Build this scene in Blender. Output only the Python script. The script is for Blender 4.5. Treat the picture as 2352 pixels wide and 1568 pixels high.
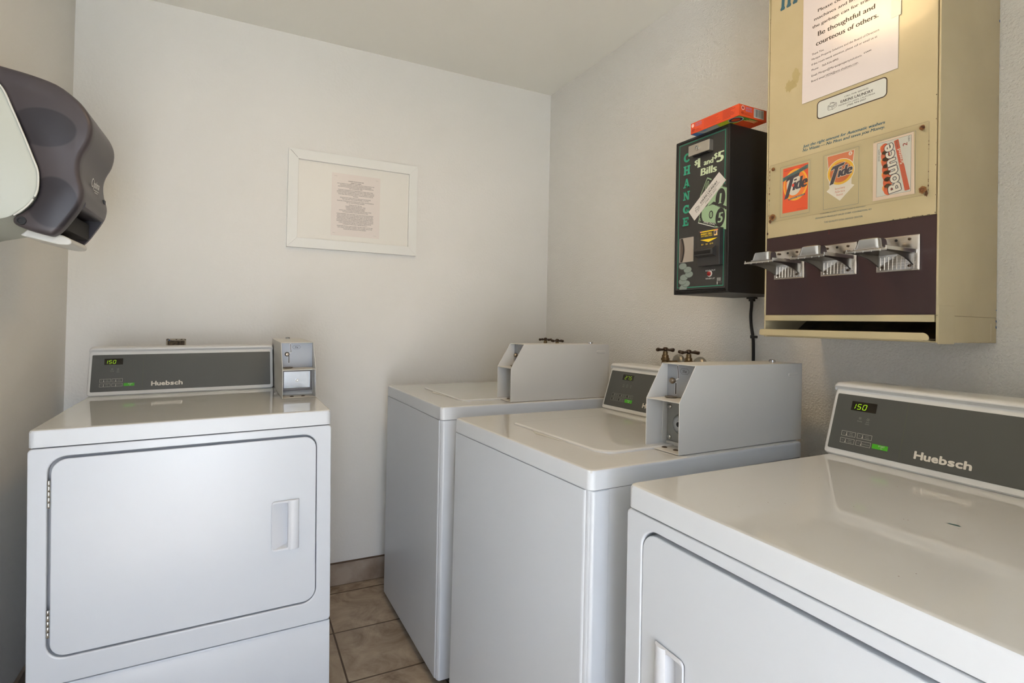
import bpy, bmesh, math, random
from mathutils import Vector, Matrix, Euler
PI = math.pi
random.seed(7)
for o in list(bpy.data.objects): bpy.data.objects.remove(o, do_unlink=True)
SC = bpy.context.scene
COL = SC.collection

# ------------------------------------------------------------ camera, light, exposure
def lin(c):
    return tuple(((v/255)/12.92 if v/255 <= .04045 else ((v/255+.055)/1.055)**2.4) for v in c)
cam_d = bpy.data.cameras.new('camera'); cam = bpy.data.objects.new('camera', cam_d); COL.objects.link(cam)
F_PX, PX, PY = 1219.93, -36.22, -56.94
yaw, pitch, roll = -0.44868, 0.00996, 0.02144
Fv = Vector((-math.sin(yaw)*math.cos(pitch), math.cos(yaw)*math.cos(pitch), math.sin(pitch)))
Rv = Fv.cross(Vector((0, 0, 1))).normalized(); Uv = Rv.cross(Fv)
R2 = Rv*math.cos(roll)+Uv*math.sin(roll); U2 = Uv*math.cos(roll)-Rv*math.sin(roll)
M = Matrix.Identity(4)
for i in range(3):
    M[i][0] = R2[i]; M[i][1] = U2[i]; M[i][2] = -Fv[i]
M[0][3], M[1][3], M[2][3] = -1.49084, -2.47084, 1.20010
cam.matrix_world = M
cam_d.sensor_width = 36; cam_d.sensor_fit = 'HORIZONTAL'
cam_d.lens = F_PX/2352*36
cam_d.shift_x = -PX/2352; cam_d.shift_y = PY/2352
cam_d.clip_start = .02
SC.camera = cam

W, H = 2.0734, 2.4351
YF = -3.55                      # front wall, behind the camera
DX0, DX1, DZ = -2.02, -1.22, 2.06  # doorway in it
world = bpy.data.worlds.new('world'); SC.world = world; world.use_nodes = True
bg = world.node_tree.nodes['Background']
bg.inputs[0].default_value = (*lin((216, 230, 255)), 1); bg.inputs[1].default_value = 7.0
pl = bpy.data.lights.new('doorway_daylight', 'AREA'); pl.shape = 'RECTANGLE'
pl.size = DX1-DX0; pl.size_y = DZ; pl.cycles.is_portal = True
po = bpy.data.objects.new('doorway_daylight', pl); COL.objects.link(po)
po.location = ((DX0+DX1)/2, YF-.06, DZ/2); po.rotation_euler = (PI/2, 0, 0)
LAMP = (-1.02, -1.36)
ld = bpy.data.lights.new('ceiling_lamp_light', 'AREA'); ld.shape = 'DISK'; ld.size = .30
ld.energy = 4.5; ld.color = lin((255, 216, 158))
lo = bpy.data.objects.new('ceiling_lamp_light', ld); COL.objects.link(lo)
lo.location = (LAMP[0], LAMP[1], H-.115)
sd = bpy.data.lights.new('sun', 'SUN'); sd.energy = 62; sd.angle = .01; sd.color = lin((234, 243, 255))
so = bpy.data.objects.new('sun', sd); COL.objects.link(so)
so.rotation_euler = Vector((-.07, math.cos(math.radians(58)), -math.sin(math.radians(58)))).to_track_quat('-Z', 'Y').to_euler()
SC.view_settings.view_transform = 'Standard'; SC.view_settings.look = 'None'
SC.view_settings.gamma = 1; SC.view_settings.use_curve_mapping = False
SC.view_settings.exposure = 0.12

# ------------------------------------------------------------ materials
MATS = {}
def mat(name, rgb, rough=.5, metal=0, coat=0, spec=.5, emit=None, es=1):
    if name in MATS: return MATS[name]
    m = bpy.data.materials.new(name); m.use_nodes = True
    b = m.node_tree.nodes['Principled BSDF']
    b.inputs['Base Color'].default_value = (*lin(rgb), 1)
    b.inputs['Roughness'].default_value = rough; b.inputs['Metallic'].default_value = metal
    b.inputs['Coat Weight'].default_value = coat; b.inputs['Coat Roughness'].default_value = .05
    b.inputs['Specular IOR Level'].default_value = spec
    if emit:
        b.inputs['Emission Color'].default_value = (*lin(emit), 1); b.inputs['Emission Strength'].default_value = es
    MATS[name] = m; return m
def noise_bump(m, scale, strength, dist=.002, detail=4, coord='Object', vary=None, vscale=3, rv=None):
    nt = m.node_tree; b = nt.nodes['Principled BSDF']; L = nt.links
    tc = nt.nodes.new('ShaderNodeTexCoord'); n = nt.nodes.new('ShaderNodeTexNoise')
    n.inputs['Scale'].default_value = scale; n.inputs['Detail'].default_value = detail
    L.new(tc.outputs[coord], n.inputs['Vector'])
    bp = nt.nodes.new('ShaderNodeBump'); bp.inputs['Strength'].default_value = strength; bp.inputs['Distance'].default_value = dist
    L.new(n.outputs['Fac'], bp.inputs['Height']); L.new(bp.outputs[0], b.inputs['Normal'])
    if vary:
        n2 = nt.nodes.new('ShaderNodeTexNoise'); n2.inputs['Scale'].default_value = vscale; n2.inputs['Detail'].default_value = 5
        L.new(tc.outputs[coord], n2.inputs['Vector'])
        cr = nt.nodes.new('ShaderNodeValToRGB')
        cr.color_ramp.elements[0].position = .35; cr.color_ramp.elements[1].position = .65
        cr.color_ramp.elements[0].color = (*lin(vary[0]), 1); cr.color_ramp.elements[1].color = (*lin(vary[1]), 1)
        L.new(n2.outputs['Fac'], cr.inputs[0]); L.new(cr.outputs[0], b.inputs['Base Color'])
    return m
WALLC = (227, 225, 218)
wall_m = noise_bump(mat('painted_plaster', WALLC, .6), 170, .85, .0042, 2.5, vary=((224, 222, 215), (229, 227, 221)), vscale=1.2)
wall_s = noise_bump(mat('painted_plaster_smooth', WALLC, .6), 90, .35, .003, 3, vary=((224, 222, 215), (229, 227, 221)), vscale=1.2)
ceil_m = noise_bump(mat('ceiling_paint', (238, 236, 227), .7), 50, .1, .003, 3)
white = mat('white_enamel', (202, 207, 213), .27)
white_top = mat('white_enamel_glossy_top', (203, 204, 202), .035, coat=.25)
white_lip = mat('white_enamel_cool_lit_edge', (206, 210, 214), .34)  # satin lip enamel; cool light on the lip painted in as a bluer tone
white_pl = mat('white_plastic', (208, 211, 216), .3)
console_m = mat('console_plastic', (208, 208, 205), .33)
panel_m = mat('grey_control_panel', (77, 78, 74), .38)
coin_m = noise_bump(mat('light_grey_powder_coat', (198, 196, 190), .42), 500, .08, .0006)
coin_plate_m = noise_bump(mat('blue_grey_plate', (150, 153, 157), .38, .2), 400, .05, .0005)
steel = mat('stainless_steel', (190, 190, 186), .22, 1)
chrome = mat('chrome', (196, 198, 202), .10, 1)
worn = noise_bump(mat('worn_nickel', (146, 134, 118), .35, 1), 300, .2, .001)
dark = mat('dark_gap', (30, 30, 30), .8)
blackm = noise_bump(mat('black_wrinkle_paint', (26, 25, 24), .45), 900, .12, .0006)
black_pl = mat('black_plastic', (24, 24, 25), .4)
black_rub = mat('black_rubber', (20, 20, 20), .6)
cream = noise_bump(mat('cream_enamel', (190, 175, 137), .24, coat=.25), 8, .05, .002, 3, vary=((186, 171, 133), (194, 179, 141)), vscale=5)
maroon = noise_bump(mat('maroon_panel', (62, 44, 44), .3), 400, .04, .0005)
paper = mat('white_paper', (226, 217, 209), .35)
bronze = noise_bump(mat('dark_bronze', (84, 70, 58), .38, .85), 200, .2, .001)
brass = noise_bump(mat('tarnished_brass', (124, 103, 72), .35, .85), 200, .2, .001)
rust = noise_bump(mat('rust', (120, 72, 34), .8), 300, .4, .001, vary=((76, 44, 26), (150, 98, 48)), vscale=120)
def C(name, rgb, rough=.5, **k): return mat('ink_'+name, rgb, rough, **k)
INK = C('black', (38, 33, 32), .4)

def floor_mat():
    m = bpy.data.materials.new('stone_floor_tile'); m.use_nodes = True
    nt = m.node_tree; L = nt.links; b = nt.nodes['Principled BSDF']
    tc = nt.nodes.new('ShaderNodeTexCoord'); mp = nt.nodes.new('ShaderNodeMapping')
    mp.inputs['Location'].default_value = (1.1405+.002, .0744+.002, 0)
    L.new(tc.outputs['Object'], mp.inputs[0])
    br = nt.nodes.new('ShaderNodeTexBrick'); br.offset = 0; br.squash = 1
    br.inputs['Scale'].default_value = 1; br.inputs['Brick Width'].default_value = .302; br.inputs['Row Height'].default_value = .302
    br.inputs['Mortar Size'].default_value = .0035; br.inputs['Mortar Smooth'].default_value = .2
    br.inputs['Color1'].default_value = (1, 1, 1, 1); br.inputs['Color2'].default_value = (.86, .86, .86, 1); br.inputs['Mortar'].default_value = (0, 0, 0, 1)
    L.new(mp.outputs[0], br.inputs[0])
    n = nt.nodes.new('ShaderNodeTexNoise'); n.inputs['Scale'].default_value = 7; n.inputs['Detail'].default_value = 9; n.inputs['Roughness'].default_value = .65; n.inputs['Distortion'].default_value = 1.4
    L.new(tc.outputs['Object'], n.inputs[0])
    cr = nt.nodes.new('ShaderNodeValToRGB'); e = cr.color_ramp.elements
    e[0].position = .3; e[0].color = (*lin((120, 102, 84)), 1); e[1].position = .68; e[1].color = (*lin((188, 174, 154)), 1)
    e2 = cr.color_ramp.elements.new(.5); e2.color = (*lin((166, 150, 130)), 1)
    L.new(n.outputs['Fac'], cr.inputs[0])
    mx = nt.nodes.new('ShaderNodeMix'); mx.data_type = 'RGBA'; mx.blend_type = 'MULTIPLY'; mx.inputs[0].default_value = .6
    L.new(cr.outputs[0], mx.inputs[6]); L.new(br.outputs['Color'], mx.inputs[7])
    m2 = nt.nodes.new('ShaderNodeMix'); m2.data_type = 'RGBA'
    L.new(br.outputs['Fac'], m2.inputs[0]); L.new(mx.outputs[2], m2.inputs[6]); m2.inputs[7].default_value = (*lin((84, 68, 52)), 1)
    L.new(m2.outputs[2], b.inputs['Base Color'])
    inv = nt.nodes.new('ShaderNodeMath'); inv.operation = 'SUBTRACT'; inv.inputs[0].default_value = 1
    L.new(br.outputs['Fac'], inv.inputs[1])
    ad = nt.nodes.new('ShaderNodeMath'); ad.operation = 'MULTIPLY_ADD'; ad.inputs[1].default_value = .15
    L.new(n.outputs['Fac'], ad.inputs[0]); L.new(inv.outputs[0], ad.inputs[2])
    bp = nt.nodes.new('ShaderNodeBump'); bp.inputs['Distance'].default_value = .003; bp.inputs['Strength'].default_value = .6
    L.new(ad.outputs[0], bp.inputs['Height']); L.new(bp.outputs[0], b.inputs['Normal'])
    b.inputs['Roughness'].default_value = .42
    return m
floor_m = floor_mat()

# ------------------------------------------------------------ mesh helpers
def bx(bm, x0, x1, y0, y1, z0, z1):
    v = [bm.verts.new(p) for p in ((x0,y0,z0),(x1,y0,z0),(x1,y1,z0),(x0,y1,z0),(x0,y0,z1),(x1,y0,z1),(x1,y1,z1),(x0,y1,z1))]
    for f in ((0,3,2,1),(4,5,6,7),(0,1,5,4),(1,2,6,5),(2,3,7,6),(3,0,4,7)): bm.faces.new([v[i] for i in f])
def P3(plane, a, b, c):
    return {'xz': (a, c, b), 'yz': (c, a, b), 'xy': (a, b, c)}[plane]
def prism(bm, pts, plane, c0, c1):
    A = [bm.verts.new(P3(plane, a, b, c0)) for a, b in pts]; B = [bm.verts.new(P3(plane, a, b, c1)) for a, b in pts]
    bm.faces.new(A); bm.faces.new(B[::-1]); n = len(pts)
    for i in range(n): bm.faces.new((A[i], B[i], B[(i+1) % n], A[(i+1) % n]))
def ring(bm, outer, inner, plane, c0, c1):
    n = len(outer)
    v = [[bm.verts.new(P3(plane, a, b, c)) for a, b in pts] for pts in (outer, inner) for c in (c0, c1)]
    o0, o1, i0, i1 = v
    for i in range(n):
        j = (i+1) % n
        for q in ((o0[i], o0[j], i0[j], i0[i]), (o1[i], i1[i], i1[j], o1[j]), (o0[i], o1[i], o1[j], o0[j]), (i0[i], i0[j], i1[j], i1[i])): bm.faces.new(q)
def rr(x0, x1, z0, z1, r, k=6, rs=None):
    rs = rs or (r, r, r, r)   # BL, BR, TR, TL
    out = []
    for (cx, cz, a0), q in zip(((x0, z0, PI), (x1, z0, 1.5*PI), (x1, z1, 0), (x0, z1, .5*PI)), rs):
        ox = cx+q if cx == x0 else cx-q; oz = cz+q if cz == z0 else cz-q
        for i in range(k+1):
            a = a0+PI/2*i/k; out.append((ox+q*math.cos(a), oz+q*math.sin(a)))
    return out
def loft(bm, loops, cap=True):
    V = [[bm.verts.new(p) for p in l] for l in loops]; n = len(V[0])
    for a, b in zip(V, V[1:]):
        for i in range(n): bm.faces.new((a[i], a[(i+1) % n], b[(i+1) % n], b[i]))
    if cap: bm.faces.new(V[0][::-1]); bm.faces.new(V[-1])
def lathe(bm, prof, c, axis='z', seg=28):
    """prof: (radius, height) pairs; revolved about axis through c"""
    rings = []
    for r, h in prof:
        l = []
        for i in range(seg):
            a = 2*PI*i/seg; p, q = r*math.cos(a), r*math.sin(a)
            d = {'z': (p, q, h), 'y': (p, h, q), 'x': (h, p, q)}[axis]
            l.append((c[0]+d[0], c[1]+d[1], c[2]+d[2]))
        rings.append(l)
    loft(bm, rings)
def tube(bm, pts, r, seg=12):
    pts = [Vector(p) for p in pts]; loops = []
    for i, p in enumerate(pts):
        t = (pts[min(i+1, len(pts)-1)]-pts[max(i-1, 0)]).normalized()
        u = t.cross(Vector((0, 0, 1)) if abs(t.z) < .9 else Vector((1, 0, 0))).normalized(); w = t.cross(u)
        rad = r[i] if isinstance(r, (list, tuple)) else r
        loops.append([p+(u*math.cos(2*PI*k/seg)+w*math.sin(2*PI*k/seg))*rad for k in range(seg)])
    loft(bm, loops)
def spline(pts, n=6):
    out = []; P = [Vector(p) for p in pts]
    for i in range(len(P)-1):
        p0, p1, p2, p3 = P[max(i-1, 0)], P[i], P[i+1], P[min(i+2, len(P)-1)]
        for k in range(n):
            t = k/n
            out.append(.5*((2*p1)+(p2-p0)*t+(2*p0-5*p1+4*p2-p3)*t*t+(3*p1-p0-3*p2+p3)*t**3))
    return out+[P[-1]]
def obj(name, bm, m, parent=None, bevel=0, seg=3, smooth=True, label=None):
    bmesh.ops.recalc_face_normals(bm, faces=bm.faces[:])
    me = bpy.data.meshes.new(name); bm.to_mesh(me); bm.free()
    for q in (m if isinstance(m, (list, tuple)) else [m]): me.materials.append(q)
    o = bpy.data.objects.new(name, me); COL.objects.link(o)
    if parent: o.parent = parent
    if smooth:
        me.polygons.foreach_set('use_smooth', [True]*len(me.polygons))
        me.set_sharp_from_angle(angle=math.radians(38))
    if bevel:
        md = o.modifiers.new('bevel', 'BEVEL'); md.width = bevel; md.segments = seg
        md.limit_method = 'ANGLE'; md.angle_limit = math.radians(38); md.harden_normals = True
    if label: o['label'] = label
    if name in ('top_panel', 'lid', 'control_console', 'cabinet', 'front_panel', 'corner_post', 'coin_cup', 'carton', 'tray_lip') and not bevel:
        md = o.modifiers.new('normals', 'WEIGHTED_NORMAL'); md.keep_sharp = True; md.weight = 80
    return o
def thing(name, label, cat, loc=(0, 0, 0), rot=(0, 0, 0), group=None):
    o = bpy.data.objects.new(name, None); COL.objects.link(o); o.location = loc; o.rotation_euler = rot
    o.empty_display_size = .05; tag(o, label, cat, group); return o
def tag(o, label, cat, group=None):
    o['label'] = label; o['category'] = cat
    if group: o['group'] = group
def struct(name, bm, m, parent=None, bevel=0):
    o = obj(name, bm, m, parent, bevel); o['kind'] = 'structure'; return o
NB = bmesh.new
def one(f, *a):
    bm = NB(); f(bm, *a); return bm

# flat lettering helper ------------------------------------------------
TXT = {}
def text_mesh(s, bold, shear, sp=1.0):
    key = (s, bold, shear, sp)
    if key not in TXT:
        cu = bpy.data.curves.new('t', 'FONT'); cu.body = s; cu.size = 1; cu.offset = bold; cu.shear = shear
        cu.resolution_u = 3; cu.fill_mode = 'FRONT'; cu.space_character = sp
        ob = bpy.data.objects.new('t', cu)
        me = bpy.data.meshes.new_from_object(ob)
        vs = [(v.co.x, v.co.y) for v in me.vertices]; fs = [tuple(p.vertices) for p in me.polygons]
        bpy.data.meshes.remove(me); bpy.data.objects.remove(ob); bpy.data.curves.remove(cu)
        TXT[key] = (vs, fs)
    return TXT[key]
CAP = max(y for x, y in text_mesh('H', 0, 0)[0])
class Ink:
    """flat printed shapes on a plane given by origin O and axes U (right), V (up); lift along N"""
    def __init__(s, O, U, V, N, base=.0004):
        s.O, s.U, s.V, s.N = Vector(O), Vector(U), Vector(V), Vector(N); s.bm = NB(); s.ms = []; s.base = base
    def mi(s, m):
        if m not in s.ms: s.ms.append(m)
        return s.ms.index(m)
    def pt(s, u, v, l): return s.O+s.U*u+s.V*v+s.N*(s.base+l*.00012)
    def poly(s, pts, m, l=0):
        f = s.bm.faces.new([s.bm.verts.new(s.pt(u, v, l)) for u, v in pts]); f.material_index = s.mi(m)
    def rect(s, u0, u1, v0, v1, m, l=0): s.poly([(u0, v0), (u1, v0), (u1, v1), (u0, v1)], m, l)
    def rrect(s, u0, u1, v0, v1, r, m, l=0): s.poly(rr(u0, u1, v0, v1, r, 4), m, l)
    def line(s, a, b, w, m, l=0):
        a, b = Vector(a), Vector(b); d = (b-a).normalized()*w/2; n = Vector((-d.y, d.x))
        s.poly([tuple(a-n), tuple(b-n), tuple(b+n), tuple(a+n)], m, l)
    def path(s, pts, w, m, l=0):
        for a, b in zip(pts, pts[1:]): s.line(a, b, w, m, l)
    def frame(s, u0, u1, v0, v1, w, m, l=0, r=.0001):
        o = rr(u0, u1, v0, v1, r, 4); i = rr(u0+w, u1-w, v0+w, v1-w, max(r-w, .00005), 4)
        A = [s.bm.verts.new(s.pt(a, b, l)) for a, b in o]; B = [s.bm.verts.new(s.pt(a, b, l)) for a, b in i]; n = len(o)
        for k in range(n):
            f = s.bm.faces.new((A[k], A[(k+1) % n], B[(k+1) % n], B[k])); f.material_index = s.mi(m)
    def ell(s, cu, cv, ru, rv, m, l=0, n=28, rot=0):
        c, q = math.cos(rot), math.sin(rot); pts = []
        for i in range(n):
            a = 2*PI*i/n; x, y = ru*math.cos(a), rv*math.sin(a); pts.append((cu+x*c-y*q, cv+x*q+y*c))
        s.poly(pts, m, l)
    def blob(s, cu, cv, r, m, l=0, n=14, sx=1, sy=1, j=.35):
        s.poly([(cu+r*sx*(1+random.uniform(-j, j))*math.cos(2*PI*i/n), cv+r*sy*(1+random.uniform(-j, j))*math.sin(2*PI*i/n)) for i in range(n)], m, l)
    def text(s, t, P, A, B, m, l=0, bold=0, shear=0, sp=1.0, fit=True, fat=0):
        if bold or fat:
            b_ = Vector(B); a_ = Vector(A).normalized(); k = b_.length/CAP*(bold or fat); n_ = Vector((-a_.y, a_.x))
            if fat: offs = [(k*math.cos(i*PI/5), k*math.sin(i*PI/5)) for i in range(10)]
            else: offs = [(-k, 0), (0, 0), (k, 0)]
            for i, (da, dn) in enumerate(offs):
                q = Vector(P)+a_*da+n_*dn; s.text(t, tuple(q), A, B, m, l+i*.02, 0, shear, sp, fit)
            return
        """P origin (left, baseline); A vector of the full width; B vector of the cap height"""
        vs, fs = text_mesh(t, bold, shear, sp)
        if not vs: return
        x0 = min(v[0] for v in vs); x1 = max(v[0] for v in vs); P, A, B = Vector(P), Vector(A), Vector(B)
        if not fit: A = A.normalized()*(x1-x0)*B.length/CAP
        V = []
        for x, y in vs:
            q = P+A*((x-x0)/(x1-x0))+B*(y/CAP); V.append(s.bm.verts.new(s.pt(q.x, q.y, l)))
        k = s.mi(m)
        for f in fs:
            try: s.bm.faces.new([V[i] for i in f]).material_index = k
            except ValueError: pass
    def t(s, t, u0, u1, v0, v1, m, l=0, **k): s.text(t, (u0, v0), (u1-u0, 0), (0, v1-v0), m, l, **k)
    def ctext(s, t, uc, v0, h, m, l=0, maxw=None, xs=1.0, **k):
        vs, _ = text_mesh(t, 0, k.get('shear', 0), k.get('sp', 1.0))
        w = (max(v[0] for v in vs)-min(v[0] for v in vs))*h/CAP*xs
        if maxw and w > maxw: w = maxw
        s.t(t, uc-w/2, uc+w/2, v0, v0+h, m, l, **k)
    def done(s, name, parent):
        me = bpy.data.meshes.new(name); s.bm.to_mesh(me); s.bm.free()
        for q in s.ms: me.materials.append(q)
        o = bpy.data.objects.new(name, me); COL.objects.link(o); o.parent = parent; return o
SEG = {'0': 'abcdef', '1': 'bc', '2': 'abged', '5': 'afgcd', '7': 'abc'}
def digits(ink, s, u, v, w, h, gap, m, l=0, slant=.18):
    for ch in s:
        P = {'a': ((0, h), (w, h)), 'b': ((w, h), (w, h/2)), 'c': ((w, h/2), (w, 0)), 'd': ((0, 0), (w, 0)), 'e': ((0, 0), (0, h/2)), 'f': ((0, h/2), (0, h)), 'g': ((0, h/2), (w, h/2))}
        for k in SEG[ch]:
            (a, b), (c, d) = P[k]; e = .0005
            if a == c: b, d = max(b, d)-e, min(b, d)+e
            else: a, c = a+e, c-e
            ink.line((u+a+b*slant, v+b), (u+c+d*slant, v+d), .0011, m, l)
        u += w+gap

# ------------------------------------------------------------ the room
T = .12
struct('wall_back', one(bx, -W-T, T, 0, T, 0, H), wall_s)
struct('wall_left', one(bx, -W-T, -W, YF, 0, 0, H), wall_s)
struct('wall_right', one(bx, 0, T, -2.62, 0, 0, H), wall_m)
struct('ceiling', one(bx, -W-T, T, YF-T, T, H, H+.1), ceil_m)
struct('floor', one(bx, -W-T, T, YF-T, T, -.1, 0), floor_m)
bm = NB()
bx(bm, -.80, T, YF, -2.62, 0, H); bx(bm, -W-T, DX0, YF-T, YF, 0, H); bx(bm, DX1, T, YF-T, YF, 0, H); bx(bm, DX0, DX1, YF-T, YF, DZ, H)  # first box: unseen partition added to keep doorway light off the right side
struct('wall_front_with_light_block', bm, wall_s)
bm = NB()
for x in (DX0, DX1-.03): bx(bm, x, x+.03, YF-T-.01, YF+.012, 0, DZ)
bx(bm, DX0, DX1, YF-T-.01, YF+.012, DZ-.03, DZ)
struct('trim_1', bm, mat('door_frame_paint', (205, 200, 190), .4), bevel=.003)
g = struct('ground', one(bx, -9, 7, -14, YF-T, -.12, -.02), mat('outside_concrete', (176, 172, 164), .8))
for nm, a in (('baseboard_back', (-W, 0, -.011, 0)), ('baseboard_left', (-W, -W+.011, YF, -.011)), ('baseboard_right', (-.011, 0, -2.62, -.011))):
    struct(nm, one(bx, a[0], a[1], a[2], a[3], .0008, .0985), noise_bump(mat('baseboard_tile', (146, 132, 116), .45), 60, .15, .002, vary=((128, 110, 92), (168, 154, 138)), vscale=9), bevel=.002)
bm = one(bx, -W, 0, -.0125, 0, .0985, .1012); struct('trim_2', bm, mat('old_grout', (92, 74, 58), .8))

# ceiling lamp (its warm reflection shows on the vending machine)
t = thing('ceiling_lamp', 'round warm glass ceiling lamp above the middle of the room', 'lamp', (LAMP[0], LAMP[1], H))
obj('lamp_base', one(lathe, [(.001, 0), (.15, 0), (.15, -.022), (.001, -.022)], (0, 0, 0)), steel, t)
obj('lamp_shade', one(lathe, [(.001, -.022), (.14, -.022), (.145, -.045), (.12, -.08), (.07, -.1), (.001, -.106)], (0, 0, 0)), mat('lit_opal_glass', (250, 225, 180), .4, emit=(255, 196, 120), es=3.0), t)

# ------------------------------------------------------------ washers and dryers
GL = C('panel_white', (214, 208, 196), .4); GREY = C('panel_grey', (150, 149, 142), .5)
GREEN = C('start_green', (62, 150, 22), .35, emit=(60, 160, 10), es=.12)
LED = C('led_green', (150, 200, 0), .4, emit=(160, 225, 0), es=.55)
DISP = C('display_black', (30, 26, 18), .15)
SL = Vector((0, .05, .157)).normalized(); SN = Vector((0, -.157, .05)).normalized()

def console(root, h, x0, x1, kind):
    """sloping control console; local front-bottom edge at y=.572"""
    Y = .572
    prof = [(.0016, .004), (.0040, .0005), (.132, .0005), (.132, .156), (.127, .160), (.0535, .1605), (.0470, .1598), (.0425, .1578), (.0402, .1545), (.0402, .1515),
            (.0425, .1487), (.0458, .1468), (.0472, .1445), (.0462, .1410), (.0440, .1375), (.0426, .134)]
    prof = [(Y+a, h+b) for a, b in prof]
    bm = NB()
    def lp(x, s):
        cy, cz = Y+.07, h+.08
        return [(x, cy+(a-cy)*s, max(h+.0005, cz+(b-cz)*s)) for a, b in prof]
    loft(bm, [lp(x0, .90), lp(x0+.0015, .955), lp(x0+.005, .99), lp(x0+.010, 1), lp(x1-.010, 1), lp(x1-.005, .99), lp(x1-.0015, .955), lp(x1, .90)])
    c = obj('control_console', bm, console_m, root)
    O = Vector((x0, Y, h))
    def on(pts, d):   # extruded slab on the slope
        bm = NB(); A = [bm.verts.new(O+Vector((u, 0, 0))+SL*v-SN*.001) for u, v in pts]; B = [bm.verts.new(O+Vector((u, 0, 0))+SL*v+SN*d) for u, v in pts]
        bm.faces.new(A); bm.faces.new(B[::-1]); n = len(pts)
        for i in range(n): bm.faces.new((A[i], B[i], B[(i+1) % n], A[(i+1) % n]))
        return bm
    xp = x1-x0-.010
    obj('control_panel', on(rr(.009, xp, .0150, .1410, .003, 4), .0006), panel_m, c, smooth=False)
    ink = Ink(O, (1, 0, 0), SL, SN, base=.0009)
    dd = on(rr(.043, .095, .1065, .1275, .001, 2) if kind == 'dryer' else rr(.071, .1245, .1115, .1310, .001, 2), .0010)
    obj('display', dd, DISP, c, smooth=False)
    if kind == 'dryer':
        digits(ink, '150', .0440, .1105, .0068, .0112, .0046, LED, 4)
        ink.line((.1538, .0155), (.1538, .1405), .0003, C('panel_olive', (96, 104, 60), .5), 1)
        ink.ctext('Drying', .0660, .0835, .0022, GREY, 1, xs=1.1); ink.ctext('Cool', .0825, .0835, .0022, GREY, 1); ink.ctext('Down', .0825, .0795, .0022, GREY, 1)
        for k in range(3): ink.path([(.0640+k*.0018, .0885), (.0646+k*.0018, .0900), (.0640+k*.0018, .0915), (.0646+k*.0018, .0935)], .0005, GREY, 1)
        for k in range(6):
            a = PI*k/3; ink.line((.0825, .0905), (.0825+.0032*math.cos(a), .0905+.0032*math.sin(a)), .0007, GREY, 1)
        ink.ell(.0825, .0905, .0013, .0013, panel_m, 2)
        for u, v, s1, s2 in ((.0335, .0470, 'High', 'Temp'), (.0670, .0470, 'Low', 'Temp'), (.0335, .0312, 'Med', 'Temp'), (.0670, .0312, 'Delicates', '')):
            ink.frame(u, u+.0300, v, v+.0110, .0005, GL, 1)
            ink.line((u+.0110, v+.0025), (u+.0110, v+.0088), .0009, GL, 1); ink.ell(u+.0110, v+.0028, .0011, .0013, GL, 1)
            ink.frame(u+.0042, u+.0062, v+.0045, v+.0065, .0003, GREY, 1)
            if s2: ink.ctext(s1, u+.0205, v+.0062, .0026, GREY, 1); ink.ctext(s2, u+.0205, v+.0022, .0026, GREY, 1)
            else: ink.ctext(s1, u+.0208, v+.0040, .0027, GREY, 1, maxw=.0155)
        b = on(rr(.1003, .1308, .0318, .0418, .0004, 2), .0012); obj('start_button', b, GREEN, c, smooth=False)
        ink.ctext('START', .1190, .0373, .0030, GL, 6); 
        for k in ((0, 1), (1, 2), (2, 3), (3, 0)):
            q = [(.1190, .0330), (.1212, .0348), (.1190, .0366), (.1168, .0348)]; ink.line(q[k[0]], q[k[1]], .0003, GL, 6)
        hx = .1790
    else:
        digits(ink, '275', .0830, .1150, .0072, .0112, .0046, C('led_dim', (140, 176, 0), .4, emit=(150, 200, 0), es=.35), 4)
        for u, s in ((.0850, 'Wash'), (.1028, 'Rinse'), (.1206, 'Spin')):
            ink.frame(u-.0032, u+.0032, .0915, .0965, .0004, GREY, 1); ink.ctext(s, u, .0870, .0022, GREY, 1)
        for u, v, s1, s2 in ((.0387, .0500, 'Normal', 'Hot'), (.0743, .0505, 'Normal', 'Warm'), (.1093, .0510, 'Normal', 'Cold'), (.0387, .0350, 'Perm', 'Press'), (.0735, .0357, 'Delicate', 'Cold')):
            ink.frame(u, u+.0325, v, v+.0112, .0005, GREY, 1); ink.rect(u+.003, u+.008, v+.002, v+.009, C('panel_black', (45, 45, 40), .5), 1)
            ink.line((u+.0125, v+.0025), (u+.0125, v+.0088), .0009, GL, 1)
            ink.ctext(s1, u+.0230, v+.0063, .0024, GREY, 1, maxw=.014); ink.ctext(s2, u+.0230, v+.0023, .0024, GREY, 1)
        b = on(rr(.1090, .1430, .0350, .0462, .0004, 2), .0012); obj('start_button', b, GREEN, c, smooth=False)
        ink.ctext('START', .1280, .0412, .0030, GL, 6); ink.ell(.1280, .0378, .0014, .0014, GL, 6)
        hx = .1935
    hu = [('H', .0170), ('u', .0128), ('e', .0128), ('b', .0140), ('s', .0122), ('c', .0125), ('h', .0138)]; u = hx
    for ch, w in hu:
        hh = .0155*(1 if ch in 'Hbh' else .735); ink.text(ch, (u+.0008, .0296), (w-.0028, 0), (0, .0142), GL, 1, fat=.042); u += w
    ink.done('panel_lettering', c)
    return c

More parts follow.
